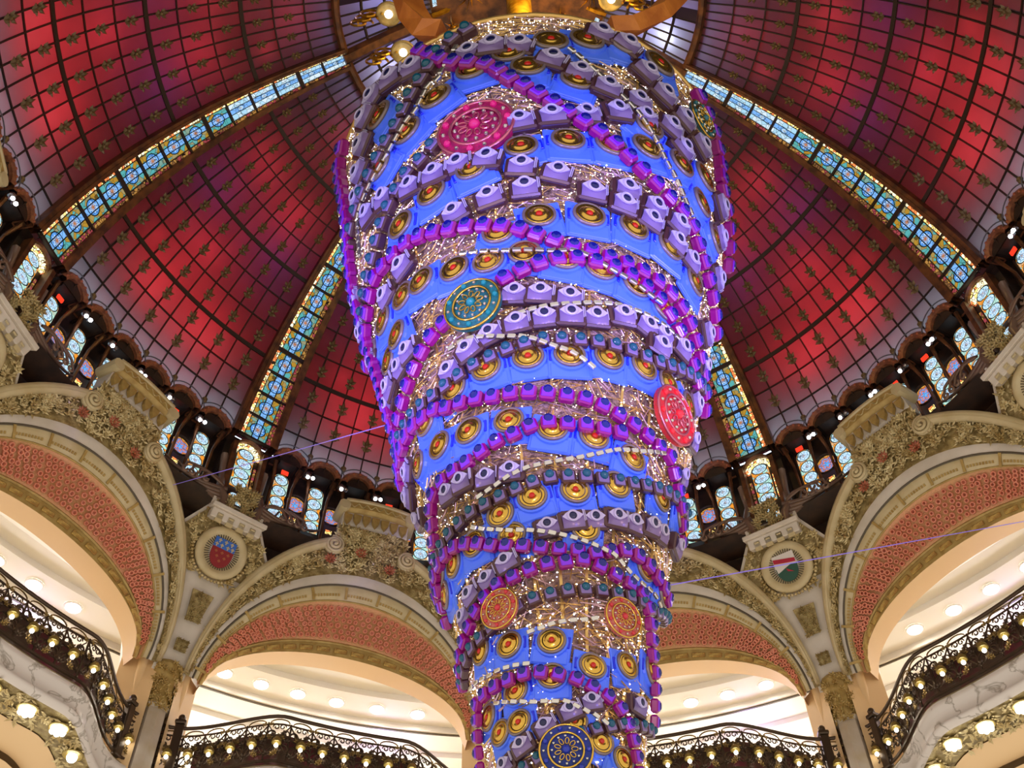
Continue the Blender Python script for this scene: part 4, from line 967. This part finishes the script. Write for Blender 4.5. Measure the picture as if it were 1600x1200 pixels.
MAGENTA = {'crossing from the left rim to right side': [(-30.8, 14.39), (-26.3, 14.02), (-21.6, 13.72), (-15.1, 13.53), (-11.5, 13.4), (-7.8, 13.09), (0.2, 12.7), (8.5, 12.33), (18.3, 12.06), (28.1, 11.74), (37.6, 11.53), (49.5, 11.45), (57.7, 11.16)], 'hanging down the far left edge': [(-65.8, 14.28), (-69.3, 14.09), (-70.4, 13.73), (-70.1, 13.26), (-70.7, 12.92), (-72.4, 12.61), (-74.8, 12.23), (-77.5, 11.73), (-78.4, 11.32), (-80.2, 10.88), (-80.2, 10.38), (-79.7, 9.88), (-79.4, 9.42), (-79.7, 9.01), (-80.0, 8.62)], 'hanging down the far right edge': [(50.4, 14.35), (54.8, 14.17), (59.7, 13.96), (63.9, 13.61), (65.7, 13.18)], 'arching under the second camera row': [(-64.2, 11.02), (-60.6, 11.08), (-54.6, 11.0), (-49.1, 11.0), (-43.4, 10.97), (-37.1, 10.87), (-31.0, 10.76), (-25.5, 10.69), (-20.0, 10.61), (-13.8, 10.52), (-7.4, 10.41), (-1.1, 10.28), (4.8, 10.2), (9.9, 10.12), (15.3, 10.13), (20.8, 10.09), (30.7, 10.11), (36.3, 10.1), (43.1, 10.08), (49.0, 10.06), (55.6, 9.96), (59.9, 9.88)], 'arching over the teal brooch': [(-65.4, 9.07), (-59.8, 9.14), (-55.2, 9.21), (-50.3, 9.3), (-45.4, 9.39), (-40.1, 9.45), (-34.9, 9.48), (-29.3, 9.54), (-23.9, 9.62), (-18.7, 9.67), (-13.7, 9.74), (-8.0, 9.82), (-2.7, 9.89), (2.7, 9.94), (8.5, 9.98), (14.3, 9.98), (25.8, 9.98), (30.6, 9.92), (35.7, 9.89), (40.2, 9.85), (44.7, 9.77)], 'above its twin at mid height': [(-72.0, 8.67), (-64.6, 8.65), (-56.7, 8.59), (-49.6, 8.55), (-43.2, 8.45), (-36.1, 8.39), (-28.4, 8.34), (-21.6, 8.28), (-14.5, 8.27), (-7.1, 8.24), (0.1, 8.2), (7.7, 8.18), (15.0, 8.17), (21.7, 8.11), (29.5, 8.07), (36.3, 8.03), (46.5, 7.99), (55.4, 8.0), (61.2, 7.87)], 'below its twin at mid height': [(-73.5, 7.21), (-66.1, 7.53), (-64.6, 7.65), (-54.7, 7.7), (-47.6, 7.7), (-38.9, 7.69), (-31.5, 7.72), (-24.3, 7.77), (-17.2, 7.79), (-9.9, 7.85), (-2.4, 7.88), (5.5, 7.86), (12.5, 7.87), (19.8, 7.87), (27.0, 7.89), (34.1, 7.91)], 'under the thin silver chain low on the tree': [(-73.9, 7.04), (-66.3, 7.03), (-55.4, 6.99), (-43.8, 6.88), (-37.0, 6.79), (-28.7, 6.71), (-21.3, 6.67), (-12.9, 6.62), (-5.3, 6.59), (3.1, 6.57), (19.5, 6.57), (28.0, 6.65), (35.7, 6.7), (42.7, 6.71), (49.0, 6.72), (54.0, 6.68), (63.1, 6.68)], 'arching over the two rosy gold brooches': [(-73.1, 6.1), (-64.5, 6.14), (-56.5, 6.2), (-48.8, 6.28), (-41.5, 6.32), (-33.5, 6.37), (-24.0, 6.38), (-15.7, 6.41), (-6.7, 6.44), (2.2, 6.45), (10.9, 6.49), (18.9, 6.46), (27.2, 6.42), (35.9, 6.39), (44.1, 6.38), (52.3, 6.36), (58.5, 6.18), (63.3, 5.92)], 'lowest on the tree near the pointed end': [(-71.1, 5.43), (-69.8, 5.5), (-57.0, 5.5), (-46.3, 5.49), (-35.6, 5.48), (-26.0, 5.48), (-15.9, 5.46), (-5.7, 5.42), (5.5, 5.38), (16.0, 5.32), (26.1, 5.27), (36.3, 5.2), (46.3, 5.03), (52.6, 4.87)]}
TEAL = {'running down the upper left shoulder': [(-17.4, 14.47), (-21.0, 14.33), (-24.2, 14.2), (-27.8, 13.97), (-31.1, 13.75), (-34.7, 13.56), (-38.2, 13.32), (-42.0, 13.08), (-46.5, 12.96), (-51.1, 12.82)], 'trailing left below the large pink brooch': [(-30.5, 12.25), (-34.7, 12.12), (-40.0, 12.06), (-44.5, 11.92), (-49.0, 11.78), (-51.3, 11.68), (-54.6, 11.57), (-58.3, 11.4)], 'arching above the middle row of blue tiles': [(-57.0, 8.75), (-49.5, 8.72), (-42.6, 8.71), (-35.2, 8.73), (-29.0, 8.76), (-22.1, 8.78), (-15.6, 8.82), (-9.4, 8.85), (-2.5, 8.88), (3.6, 8.88), (10.3, 8.89), (16.7, 8.91), (22.9, 8.93), (28.9, 8.95), (34.9, 8.96), (41.1, 9.0), (47.6, 9.08), (53.7, 9.18)], 'arching above the lower row of blue tiles': [(-57.8, 7.16), (-49.4, 7.17), (-40.0, 7.19), (-31.0, 7.18), (-21.4, 7.21), (-13.5, 7.24), (-5.1, 7.29), (4.1, 7.3), (13.2, 7.32), (22.7, 7.34), (32.3, 7.38), (41.1, 7.45), (50.9, 7.54), (59.5, 7.62)], 'passing behind the left rosy gold brooch': [(-68.4, 5.98), (-55.1, 5.99), (-45.6, 6.01), (-29.9, 6.07), (-16.2, 6.13), (-6.2, 6.15), (3.2, 6.18), (13.1, 6.2), (22.7, 6.22), (31.9, 6.24), (41.0, 6.28), (52.6, 6.31), (62.5, 6.33), (78.5, 6.5)], 'lowest on the tree over the blue brooch': [(-34.2, 4.73), (-24.8, 4.76), (-15.8, 4.79), (-7.6, 4.85), (1.9, 4.89), (12.6, 4.97), (22.2, 4.99), (33.7, 5.06), (45.8, 5.12), (58.0, 5.18)]}
SILVER = {'down the upper left shoulder': [(-20.8, 14.02), (-24.0, 13.73), (-26.5, 13.5), (-29.3, 13.47), (-31.5, 13.3), (-34.4, 13.08), (-37.1, 13.04), (-41.7, 12.85), (-46.4, 12.68), (-51.5, 12.58), (-56.7, 12.49), (-62.4, 12.38), (-64.3, 12.1), (-65.6, 11.66)], 'down the upper right shoulder': [(9.3, 13.68), (11.3, 13.57), (13.6, 13.43), (16.6, 13.27), (20.1, 13.07), (24.6, 12.9), (28.9, 12.72), (31.9, 12.54), (34.5, 12.38), (37.4, 12.13), (42.1, 11.92), (45.6, 11.69), (52.0, 11.42)], 'crossing the long magenta garland': [(-25.5, 10.25), (-21.4, 10.2), (-17.8, 10.16), (-12.2, 10.1), (-2.9, 10.05), (2.5, 10.03), (9.6, 10.07), (12.8, 10.02), (16.1, 9.97), (20.4, 9.91), (25.3, 9.87), (30.5, 9.83), (36.2, 9.78), (39.5, 9.78)], 'across the camera row beside the teal brooch': [(-8.9, 9.21), (-3.6, 9.25), (1.0, 9.28), (9.0, 9.32), (17.6, 9.39), (24.4, 9.44), (34.2, 9.48), (42.7, 9.5), (49.6, 9.49)], 'above the middle row of blue tiles': [(-34.9, 9.07), (-28.7, 9.08), (-22.2, 9.02), (-15.9, 8.95), (-9.8, 8.91), (-4.7, 8.85), (0.4, 8.77), (7.0, 8.7), (10.2, 8.65), (13.9, 8.57), (17.2, 8.52)], 'slanting below the red brooch': [(-34.0, 7.25), (-26.7, 7.28), (-21.0, 7.33), (-12.5, 7.38), (-2.3, 7.41), (8.2, 7.46), (16.7, 7.54), (25.5, 7.65), (36.3, 7.75), (49.0, 7.92)], 'slanting across the lower right side': [(-39.9, 6.98), (-34.7, 6.91), (-29.6, 6.86), (-22.1, 6.8), (-13.7, 6.76), (-5.4, 6.72), (3.2, 6.68), (12.5, 6.64), (21.4, 6.6), (26.6, 6.58), (33.7, 6.5), (37.5, 6.46), (45.0, 6.43), (55.8, 6.43), (65.9, 6.38)], 'short, between the two rosy gold brooches': [(-18.0, 5.81), (-9.9, 5.83), (-6.0, 5.85), (2.1, 5.87), (11.2, 5.89), (17.7, 5.92)], 'short, above the lowest magenta garland': [(-65.3, 5.62), (-57.3, 5.61), (-48.4, 5.58), (-41.5, 5.58), (-30.5, 5.56), (-18.1, 5.53)], 'lowest, across the pointed end': [(-44.6, 5.31), (-32.1, 5.25), (-21.6, 5.2), (-5.7, 5.17), (-1.5, 5.17), (7.4, 5.11), (17.1, 5.06), (22.8, 5.02)]}
BROOCHES = [((-17.5, 12.27), 52, 'pink'), ((-24.6, 9.46), 38, 'teal'), ((51.6, 8.45), 40, 'red'), ((51.5, 13.81), 30, 'green'), ((-33.0, 6.09), 29, 'rosyl'), ((31.8, 5.98), 30, 'rosyr'), ((-3.0, 4.76), 36, 'blue')]

ZT = [4.5 + .5 * i for i in range(21)]
RT = [.58, .68, .76, .87, .97, 1.12, 1.27, 1.40, 1.53, 1.67, 1.81, 1.94, 2.07, 2.21, 2.36, 2.47, 2.58, 2.69, 2.79, 2.89, 2.99]
def rcone(z):
    if z < 4.5: return max(.05, .52 - (4.5 - z) * .2)
    return float(np.interp(z, ZT, RT)) - .08
def tp(th, z, off=0.0):
    r = rcone(z) + off; t = math.radians(th); return Vector((r * math.sin(t), -r * math.cos(t), z - off * .25))
def tframe(th, z, off, roll=0.0, sc=1.0):
    p = tp(th, z, off); up = (tp(th, z + .1) - tp(th, z - .1)).normalized(); t = math.radians(th); x = Vector((math.cos(t), math.sin(t), 0)); n = x.cross(up).normalized()
    R = Matrix(((x.x, up.x, n.x, 0), (x.y, up.y, n.y, 0), (x.z, up.z, n.z, 0), (0, 0, 0, 1)))
    return Matrix.Translation(p) @ R @ Matrix.Rotation(roll, 4, 'Z') @ Matrix.Scale(sc, 4)
def osc(z): return .50 + .50 * (z - 5.5) / 8.5
M['core'] = pbr('tinsel_core', S((190, 158, 136)), .35, .35, S((104, 78, 74)), 14.0, .8, 40)
M['wire'] = pbr('gold_wire', S((216, 176, 104)), .28, .7)
M['wire2'] = pbr('rosy_silver_wire', S((214, 178, 186)), .3, .5)
M['sp_w'] = emis('fairy_white', (1.0, .95, .9), 9.0); M['sp_y'] = emis('fairy_warm', (1.0, .72, .42), 6.0); M['sp_b'] = emis('fairy_blue', (.62, .68, 1.0), 6.0)
M['tile'] = pbr('blue_enamel', S((74, 114, 244)), .32, 0, None)
M['tile2'] = pbr('deep_blue_enamel', S((18, 36, 205)), .3)
M['dish'] = pbr('pale_rim', S((128, 112, 110)), .3, .4)
M['disc'] = pbr('gold_disc', S((214, 172, 78)), .2, .95)
M['rgem'] = pbr('red_gem', S((176, 24, 20)), .15, 0, emit=(1, .05, .02), estr=.04)
M['cambody'] = pbr('brown_lacquer', S((74, 44, 48)), .3, .1)
M['camface'] = pbr('lilac_lacquer', S((124, 104, 164)), .28, .1, S((116, 92, 124)), 1.0)
M['eye'] = pbr('pale_enamel', S((178, 168, 204)), .25)
M['lens'] = pbr('dark_lens', S((20, 22, 66)), .08)
M['mag'] = pbr('magenta_glass', S((126, 34, 214)), .2)
M['magside'] = pbr('crimson_glass', S((142, 12, 116)), .25)
M['bgem'] = pbr('blue_gem', S((16, 20, 110)), .12)
M['tgem'] = pbr('teal_gem', S((10, 78, 100)), .12)
M['silver'] = pbr('silver_bead', S((214, 209, 202)), .2, .92)
root = empty('inverted_christmas_tree', (0, 0, 3.0)); LT = local((0, 0, 3.0))
tag(root, 'giant upside-down gold tinsel cone Christmas tree hanging in the hall', 'christmas tree')
mb = MB(); mb.lathe([(.05, 2.6), (.2, 3.0)] + [(rcone(z), z) for z in [3.2 + .25 * i for i in range(46)]] + [(2.96, 14.78), (2.85, 14.86), (.3, 14.95)], 64)
put('tinsel_cone', mb.mesh('tinsel_cone', 'core', True), root, LT)
mb = MB(); mb.tube([tp(a, 14.78, .05) for a in range(0, 360, 5)], .045, 8, closed=True); put('top_rim', mb.mesh('top_rim', 'wire', True), root, LT)
for a in range(0, 360, 15):
    mb = MB(); mb.tube([tp(a, z, .01) for z in (4.4, 6, 8, 10, 12, 14.4)], .018, 4); put('frame_rod', mb.mesh('frame_rod', 'wire'), root, LT)
rg = random.Random(11)
def rand_site():
    while True:
        z = 4.3 + 10.45 * rg.random()
        if rg.random() < max(.45, rcone(z) / 2.95): break
    return rg.uniform(-125, 125), z
for nm, cnt, mt in (('gold_wires', 8200, 'wire'), ('rosy_wires', 4200, 'wire2')):
    mb = MB()
    for i in range(cnt):
        th, z = rand_site(); F = tframe(th, z, rg.uniform(.005, .04)); an = rg.uniform(0, math.pi) if rg.random() < .6 else rg.gauss(0, .3); ln = rg.uniform(.06, .17); wd = rg.uniform(.003, .006)
        c, s = math.cos(an), math.sin(an); h0, h1 = rg.uniform(-.02, .03), rg.uniform(-.02, .03)
        a_ = [F @ Vector((c * l - s * w_, s * l + c * w_, h + e)) for l, h in ((-ln, h0), (ln, h1)) for w_, e in ((-wd, 0), (wd, 0), (0, wd * 1.7))]
        mb.add(a_, [(0, 1, 4, 3), (1, 2, 5, 4), (2, 0, 3, 5)])
    put(nm, mb.mesh(nm, mt), root, LT, 'stuff')
for nm, cnt, mt in (('white_fairy_lights', 6000, 'sp_w'), ('warm_fairy_lights', 4200, 'sp_y'), ('blue_fairy_lights', 4200, 'sp_b')):
    mb = MB()
    for i in range(cnt):
        th, z = rand_site(); p = tp(th, z, rg.uniform(.03, .06)); r = rg.choice((.005, .006, .008, .011)) * (.65 + .35 * osc(z))
        mb.add([p + Vector(v) * r for v in ((1, 0, 0), (-1, 0, 0), (0, 1, 0), (0, -1, 0), (0, 0, 1), (0, 0, -1))],
               [(0, 2, 4), (2, 1, 4), (1, 3, 4), (3, 0, 4), (2, 0, 5), (1, 2, 5), (3, 1, 5), (0, 3, 5)])
    put(nm, mb.mesh(nm, mt), root, LT, 'stuff')

# --- ornament shapes, local x along the row, y up the tree, z outwards; unit = about one metre
def cyl_panel(x0, x1, r, a0, a1, zc, n=8, yoff=0.0):
    mb = MB(); vs = []; fs = []
    for x in (x0, x1):
        for i in range(n + 1):
            a = a0 + (a1 - a0) * i / n; vs.append((x, yoff + r * math.sin(a), zc + r * math.cos(a)))
        vs.append((x, yoff + r * math.sin(a0), -.02)) if False else None
    m = n + 1
    for i in range(n): fs.append((i, m + i, m + i + 1, i + 1))
    fs.append(tuple(range(n, -1, -1))); fs.append(tuple(range(m, 2 * m)))
    fs.append((0, n, m + n, m))
    return mb.add(vs, fs)
body = MB(); body.box((0, 0, .06), (.46, .34, .16), .03); body.box((0, .13, .13), (.36, .08, .06), .02); body_me = body.mesh('body', 'cambody')
face_me = cyl_panel(-.175, .175, .19, -1.1, .75, -.005, 8, -.01).mesh('front_panel', 'camface', True)
ep = MB(); EA = Matrix.Translation((0, .05, .205)) @ Matrix.Rotation(math.radians(8), 4, 'X')
alm = [(.17, 0), (.11, .05), (.05, .085), (-.05, .085), (-.11, .05), (-.17, 0), (-.11, -.05), (-.05, -.085), (.05, -.085), (.11, -.05)]
ep.prism(alm, -.03, .0, EA); ep.lathe([(.062, .0), (.062, .03), (.075, .042), (.095, .03), (.10, .0)], 18, EA); ep_me = ep.mesh('eye_plate', 'eye')
ln_ = MB(); ln_.lathe([(.062, .012), (.05, .026), (.03, .034), (.001, .037)], 14, EA); lens_me = ln_.mesh('lens', 'lens', True)
clip = MB(); clip.box((.185, .06, .15), (.02, .20, .03), .004); clip.box((.21, .06, .15), (.012, .18, .03), .003); clip_me = clip.mesh('side_clip', 'eye')
tl = MB(); tl.box((0, 0, .03), (.56, .56, .05), .015); tl.box((0, -.17, .055), (.50, .20, .03), .012); tl_me = tl.mesh('panel', 'tile')
sl = MB(); sl.box((.235, .06, .06), (.05, .17, .03), .008); sl_me = sl.mesh('slot', 'tile2'); sl = MB(); sl.box((-.235, .06, .06), (.05, .17, .03), .008); sl2_me = sl.mesh('slot', 'tile2')
DA = Matrix.Translation((0, .055, .06)) @ Matrix.Rotation(math.radians(-6), 4, 'X')
ba = MB(); ba.lathe([(.245, -.03), (.235, .02), (.2, .03), (.001, .03)], 24, DA); ba_me = ba.mesh('saucer', 'tile')
di = MB(); di.lathe([(.21, .02), (.205, .06), (.185, .07), (.17, .05)], 24, DA); di_me = di.mesh('rim', 'dish', True)
go = MB(); go.lathe([(.175, .05), (.165, .065), (.13, .045), (.09, .075), (.075, .085), (.06, .07), (.001, .07)], 20, DA); go_me = go.mesh('gold_disc', 'disc', True)
ge = MB(); ge.ball((0, 0, .07), .042, 8, 6, DA, (1, 1, .45)); ge_me = ge.mesh('gem', 'rgem', True)
mg = MB(); mg.box((0, 0, .075), (.215, .20, .13), .03); mg_me = mg.mesh('bead', 'magside')
mf = MB(); mf.box((0, -.005, .14), (.16, .15, .03), .012); mf_me = mf.mesh('face', 'mag')
mq = MB(); mq.lathe([(.062, .135), (.066, .155), (.05, .17), (.03, .176), (.001, .176)], 10, Matrix.Translation((0, .035, 0))); mq_me = mq.mesh('gem', 'bgem')
te = MB(); te.box((0, 0, .07), (.21, .19, .12), .02); te_me = te.mesh('bead', 'cambody')
tf = MB(); tf.box((0, -.005, .13), (.16, .14, .03), .012); tf_me = tf.mesh('face', 'camface')
tq = MB(); tq.ball((0, .03, .145), .065, 10, 6, None, (1, 1, .8)); tq_me = tq.mesh('gem', 'tgem', True)
si = MB(); si.box((0, 0, .03), (.115, .065, .05), .012); si_me = si.mesh('bead', 'silver')

def row_roll(row, i, lim):
    a = row[max(i - 1, 0)]; b = row[min(i + 1, len(row) - 1)]
    dx = math.radians(b[0] - a[0]) * rcone(row[i][1]); dy = b[1] - a[1]
    if abs(dx) < 1e-4: return 0.0
    if dx < 0: dx, dy = -dx, -dy
    return max(-lim, min(lim, math.atan2(dy, dx) * .6))
for where, row in CAMERA_ROWS.items():
    for i, (th, z) in enumerate(row):
        r = empty('camera_ornament', mat=tframe(th, min(z, 14.3), .05 + .03 * (i % 2), row_roll(row, i, .5) + rg.uniform(-.08, .08), osc(z)) @ Matrix.Scale(.8, 4, (0, 0, 1)))
        tag(r, 'lilac camera ornament, %s from left %s' % (ORD[i], where), 'ornament', 'camera ornaments on the tree')
        put('body', body_me, r); put('front_panel', face_me, r); e = put('eye_plate', ep_me, r); put('lens', lens_me, e); put('side_clip', clip_me, r)
for where, row in TILE_ROWS.items():
    for i, (th, z) in enumerate(row):
        r = empty('blue_ornament', mat=tframe(th, min(z, 14.25), .01 + .02 * (i % 2), row_roll(row, i, .4) + rg.uniform(-.05, .05), osc(z) * 1.18))
        tag(r, 'blue gold-disc tile, %s from left %s' % (ORD[i], where), 'ornament', 'blue tile ornaments on the tree')
        p = put('panel', tl_me, r); put('slot', sl_me, p); put('slot', sl2_me, p); put('saucer', ba_me, r)
        d = put('gold_disc', go_me, r); put('rim', di_me, d); put('gem', ge_me, d)
def strand(row, pitch, ext):
    """bead sites evenly along the strand; the ends run on round the tree"""
    row = list(row)
    def on(a, b):
        d = b[0] - a[0]
        if abs(b[0]) < 42 or abs(d) < .5 or d * b[0] < 0: return []
        k = (b[1] - a[1]) / d; k = max(-.02, min(.02, k)); return [(b[0] + math.copysign(s, d), b[1] + k * math.copysign(s, d)) for s in (12, 24)]
    if ext: row = on(row[1], row[0])[::-1] + row + on(row[-2], row[-1])
    P = [tp(a, min(z, 14.45)) for a, z in row]; L = [0.0]
    for p, q in zip(P, P[1:]): L.append(L[-1] + (q - p).length)
    A = [a for a, _ in row]; Z = [min(z, 14.4) for _, z in row]; s = 0.0; out = []
    while s < L[-1]:
        z = float(np.interp(s, L, Z)); out.append((float(np.interp(s, L, A)), z)); s += pitch * osc(z)
    return out
def garland(name, label, cat, group, row, pitch, off, parts, ext=True, scl=1.12):
    st = strand(row, pitch, ext); p0 = tp(*st[0])
    r = empty(name, tuple(p0)); tag(r, label, cat, group); L0 = Matrix.Translation(-p0)
    for i, (th, z) in enumerate(st):
        a = st[max(i - 1, 0)]; b = st[min(i + 1, len(st) - 1)]
        pa, pb = tp(*a), tp(*b); F = tframe(th, z, off, 0, 1); d = F.to_3x3().transposed() @ (pb - pa); ro = math.atan2(d.y, d.x)
        if ro > math.pi / 2: ro -= math.pi
        if ro < -math.pi / 2: ro += math.pi
        F = tframe(th, z, off, ro, osc(z) * scl); n0, m0 = parts[0]
        o = put(n0, m0, r, L0 @ F)
        for n1, m1_ in parts[1:]: put(n1, m1_, o)
for where, row in MAGENTA.items():
    garland('bead_garland', 'magenta cube bead garland with blue gems ' + where, 'garland', 'magenta garlands on the tree', row, .26, .07, (('bead', mg_me), ('face', mf_me), ('gem', mq_me)))
for where, row in TEAL.items():
    garland('bead_garland', 'brown cube bead garland with teal gems ' + where, 'garland', 'teal gem garlands on the tree', row, .255, .05, (('bead', te_me), ('face', tf_me), ('gem', tq_me)))
for where, row in SILVER.items():
    garland('silver_chain', 'thin silver bead chain ' + where, 'chain', 'silver chains on the tree', row, .15, .15, (('bead', si_me),), ext=False)
# --- brooches
BC_ = {'pink': ((196, 24, 96), (150, 20, 80), 'large pink jewelled brooch at the upper left of the tree', .50), 'teal': ((20, 120, 120), (30, 90, 90), 'teal jewelled brooch with gold rim left of the camera row', .33),
       'red': ((230, 40, 50), (200, 60, 60), 'bright red round brooch at the right edge of the tree', .33), 'green': ((30, 90, 100), (50, 70, 70), 'dark green round brooch on the top right shoulder', .30),
       'rosyl': ((178, 40, 50), (196, 128, 108), 'left of the two rosy gold filigree brooches', .185), 'rosyr': ((178, 40, 50), (196, 128, 108), 'right of the two rosy gold filigree brooches', .185), 'blue': ((26, 44, 150), (40, 60, 120), 'dark blue jewelled brooch at the very bottom of the tree', .21)}
for (th, z), px, key in BROOCHES:
    c1, c2, lab, R = BC_[key]
    m1_ = pbr(key + '_enamel', S(c2), .3, .3, S(c1), 9.0, .4, 40); m2_ = pbr(key + '_gem', S(c1), .08, 0, emit=S(c1), estr=.15)
    rim_c = 'disc' if key not in ('pink', 'red') else 'rosegold'
    if 'rosegold' not in M: M['rosegold'] = pbr('rose_gold', S((206, 110, 120)), .25, .7)
    r = empty('brooch', mat=tframe(th, z, .10 if key == 'pink' else .19, 0, R)); tag(r, lab, 'brooch', 'brooches on the tree')
    mb = MB(); mb.lathe([(1.0, -.1), (1.0, .06), (.7, .10), (.66, .06), (.3, .14), (.001, .16)], 36); put('plate', mb.mesh('plate', m1_), r)
    for rr, hh in ((.98, .07), (.66, .11)):
        mb = MB(); mb.tube([(rr * math.cos(2 * math.pi * i / 36), rr * math.sin(2 * math.pi * i / 36), hh) for i in range(36)], .045, 6, closed=True); put('ring', mb.mesh('ring', rim_c, True), r)
    gm = MB(); gm.ball((0, 0, 0), .095, 7, 5); g1 = gm.mesh('gem', m2_)
    gm = MB(); gm.ball((0, 0, 0), .06, 6, 4); g2 = gm.mesh('crystal', 'silver'); gm = MB(); gm.ball((0, 0, 0), .15, 10, 6); g3 = gm.mesh('centre_gem', m2_, True)
    pe = MB(); pe.tube([(.12 * math.cos(t), .07 * math.sin(t), 0) for t in [2 * math.pi * i / 12 for i in range(12)]], .022, 5, closed=True); g4 = pe.mesh('petal', rim_c)
    for i in range(14): put('gem' if i % 2 == 0 else 'crystal', g1 if i % 2 == 0 else g2, r, Matrix.Translation((.83 * math.cos(i * .4488), .83 * math.sin(i * .4488), .11)))
    for i in range(12): put('crystal', g2, r, Matrix.Translation((.52 * math.cos(i * .5236), .52 * math.sin(i * .5236), .13)))
    for i in range(9): put('petal', g4, r, Matrix.Rotation(i * .698, 4, 'Z') @ Matrix.Translation((.32, 0, .17)))
    put('centre_gem', g3, r, Matrix.Translation((0, 0, .17)))

# --- suspension: gilt mast and two orange beams
M['beam'] = pbr('orange_timber', S((196, 116, 42)), .5, 0, S((170, 92, 30)), 3.0, .15, 18)
mb = MB(); mb.tube([(.0, 0, 14.7), (.0, 0, 26.5)], .28, 16); tag(put('hanging_mast', mb.mesh('hanging_mast', 'gold', True)), 'golden mast from which the upside-down tree hangs', 'mast')
def beam(label, pts, wd):
    mb = MB(); vs = []; fs = []; P = [Vector(p) for p in pts]
    for i, p in enumerate(P):
        d = (P[min(i + 1, len(P) - 1)] - P[max(i - 1, 0)]).normalized(); s = d.cross(Vector((0, -.6, .8))).normalized(); u = s.cross(d)
        for a, b in ((-1, -1), (1, -1), (1, 1), (-1, 1)): vs.append(p + s * (a * wd) + u * (b * wd * .8))
    for i in range(len(P) - 1):
        for k in range(4):
            l = (k + 1) % 4; fs.append((i * 4 + k, i * 4 + l, (i + 1) * 4 + l, (i + 1) * 4 + k))
    fs += [(3, 2, 1, 0), tuple(4 * (len(P) - 1) + k for k in range(4))]
    tag(put('support_beam', mb.add(vs, fs).mesh('support_beam', 'beam')), label, 'beam', 'orange support beams')
beam('orange timber support beam at the left of the tree rim', [(-1.28, -2.66, 14.9), (-1.52, -2.66, 15.0), (-1.74, -2.73, 15.6), (-2.0, -2.85, 17.0)], .17)
beam('orange timber support beam at the right of the tree rim', [(1.09, -2.71, 14.9), (1.4, -2.69, 15.0), (1.88, -2.68, 15.6), (2.51, -2.66, 17.0)], .15)

# --- gilt scroll lamps hanging by the crown
sc_me = MB()
for k in range(3):
    sc_me.tube([(.3 * (1 - t / 11) * math.cos(t) - .45 - .1 * k, .06 * k, .3 * (1 - t / 11) * math.sin(t) - .12 * k) for t in [i * .5 for i in range(20)]], .03, 5)
sc_me = sc_me.mesh('scroll', 'gold')
cu = MB(); cu.lathe([(.27, .03), (.30, .0), (.27, -.03), (.22, .0), (.16, .03), (.001, .05)], 18); cu_me = cu.mesh('dish', 'ochre', True)
bu = MB(); bu.ball((0, 0, -.02), .10, 10, 8); bu_me = bu.mesh('bulb', 'bulb2', True)
r = empty('scroll_lamp', mat=Matrix.Translation((-2.87, -0.06, 23.4)) @ Matrix.Scale(1, 4, (1, 0, 0)) @ Matrix.Scale(.95, 4)); tag(r, 'gilt scroll lamp with round bulb above the left beam foot', 'lamp', 'gilt lamps at the crown'); put('scroll', sc_me, r); put('dish', cu_me, r); put('bulb', bu_me, r)
r = empty('scroll_lamp', mat=Matrix.Translation((-2.61, 0.8, 23.4)) @ Matrix.Scale(1, 4, (1, 0, 0)) @ Matrix.Scale(.95, 4)); tag(r, 'gilt scroll lamp with round bulb just left of the tree rim', 'lamp', 'gilt lamps at the crown'); put('scroll', sc_me, r); put('dish', cu_me, r); put('bulb', bu_me, r)
r = empty('scroll_lamp', mat=Matrix.Translation((2.0, -0.34, 23.4)) @ Matrix.Scale(-1, 4, (1, 0, 0)) @ Matrix.Scale(.95, 4)); tag(r, 'gilt lamp with round bulb above the tree rim at top centre', 'lamp', 'gilt lamps at the crown'); put('scroll', sc_me, r); put('dish', cu_me, r); put('bulb', bu_me, r)

# --- wires, violet light put into their colour and glow, stretched from the tree to the galleries
M['cable'] = pbr('violet_lit_wire', S((120, 100, 206)), .4, 0, emit=(.35, .25, 1.0), estr=.2)
mb = MB(); mb.tube([(-1.72, -0.13, 9.41), (-6.84, 6.07, 15.01)], .006, 6); tag(put('wire', mb.mesh('wire', 'cable')), 'thin violet lit wire from the tree to the left gallery', 'wire')
mb = MB(); mb.tube([(1.08, 0.07, 7.06), (8.3, 3.96, 11.8)], .006, 6); tag(put('wire', mb.mesh('wire', 'cable')), 'thin violet lit wire from the tree to the right gallery', 'wire')
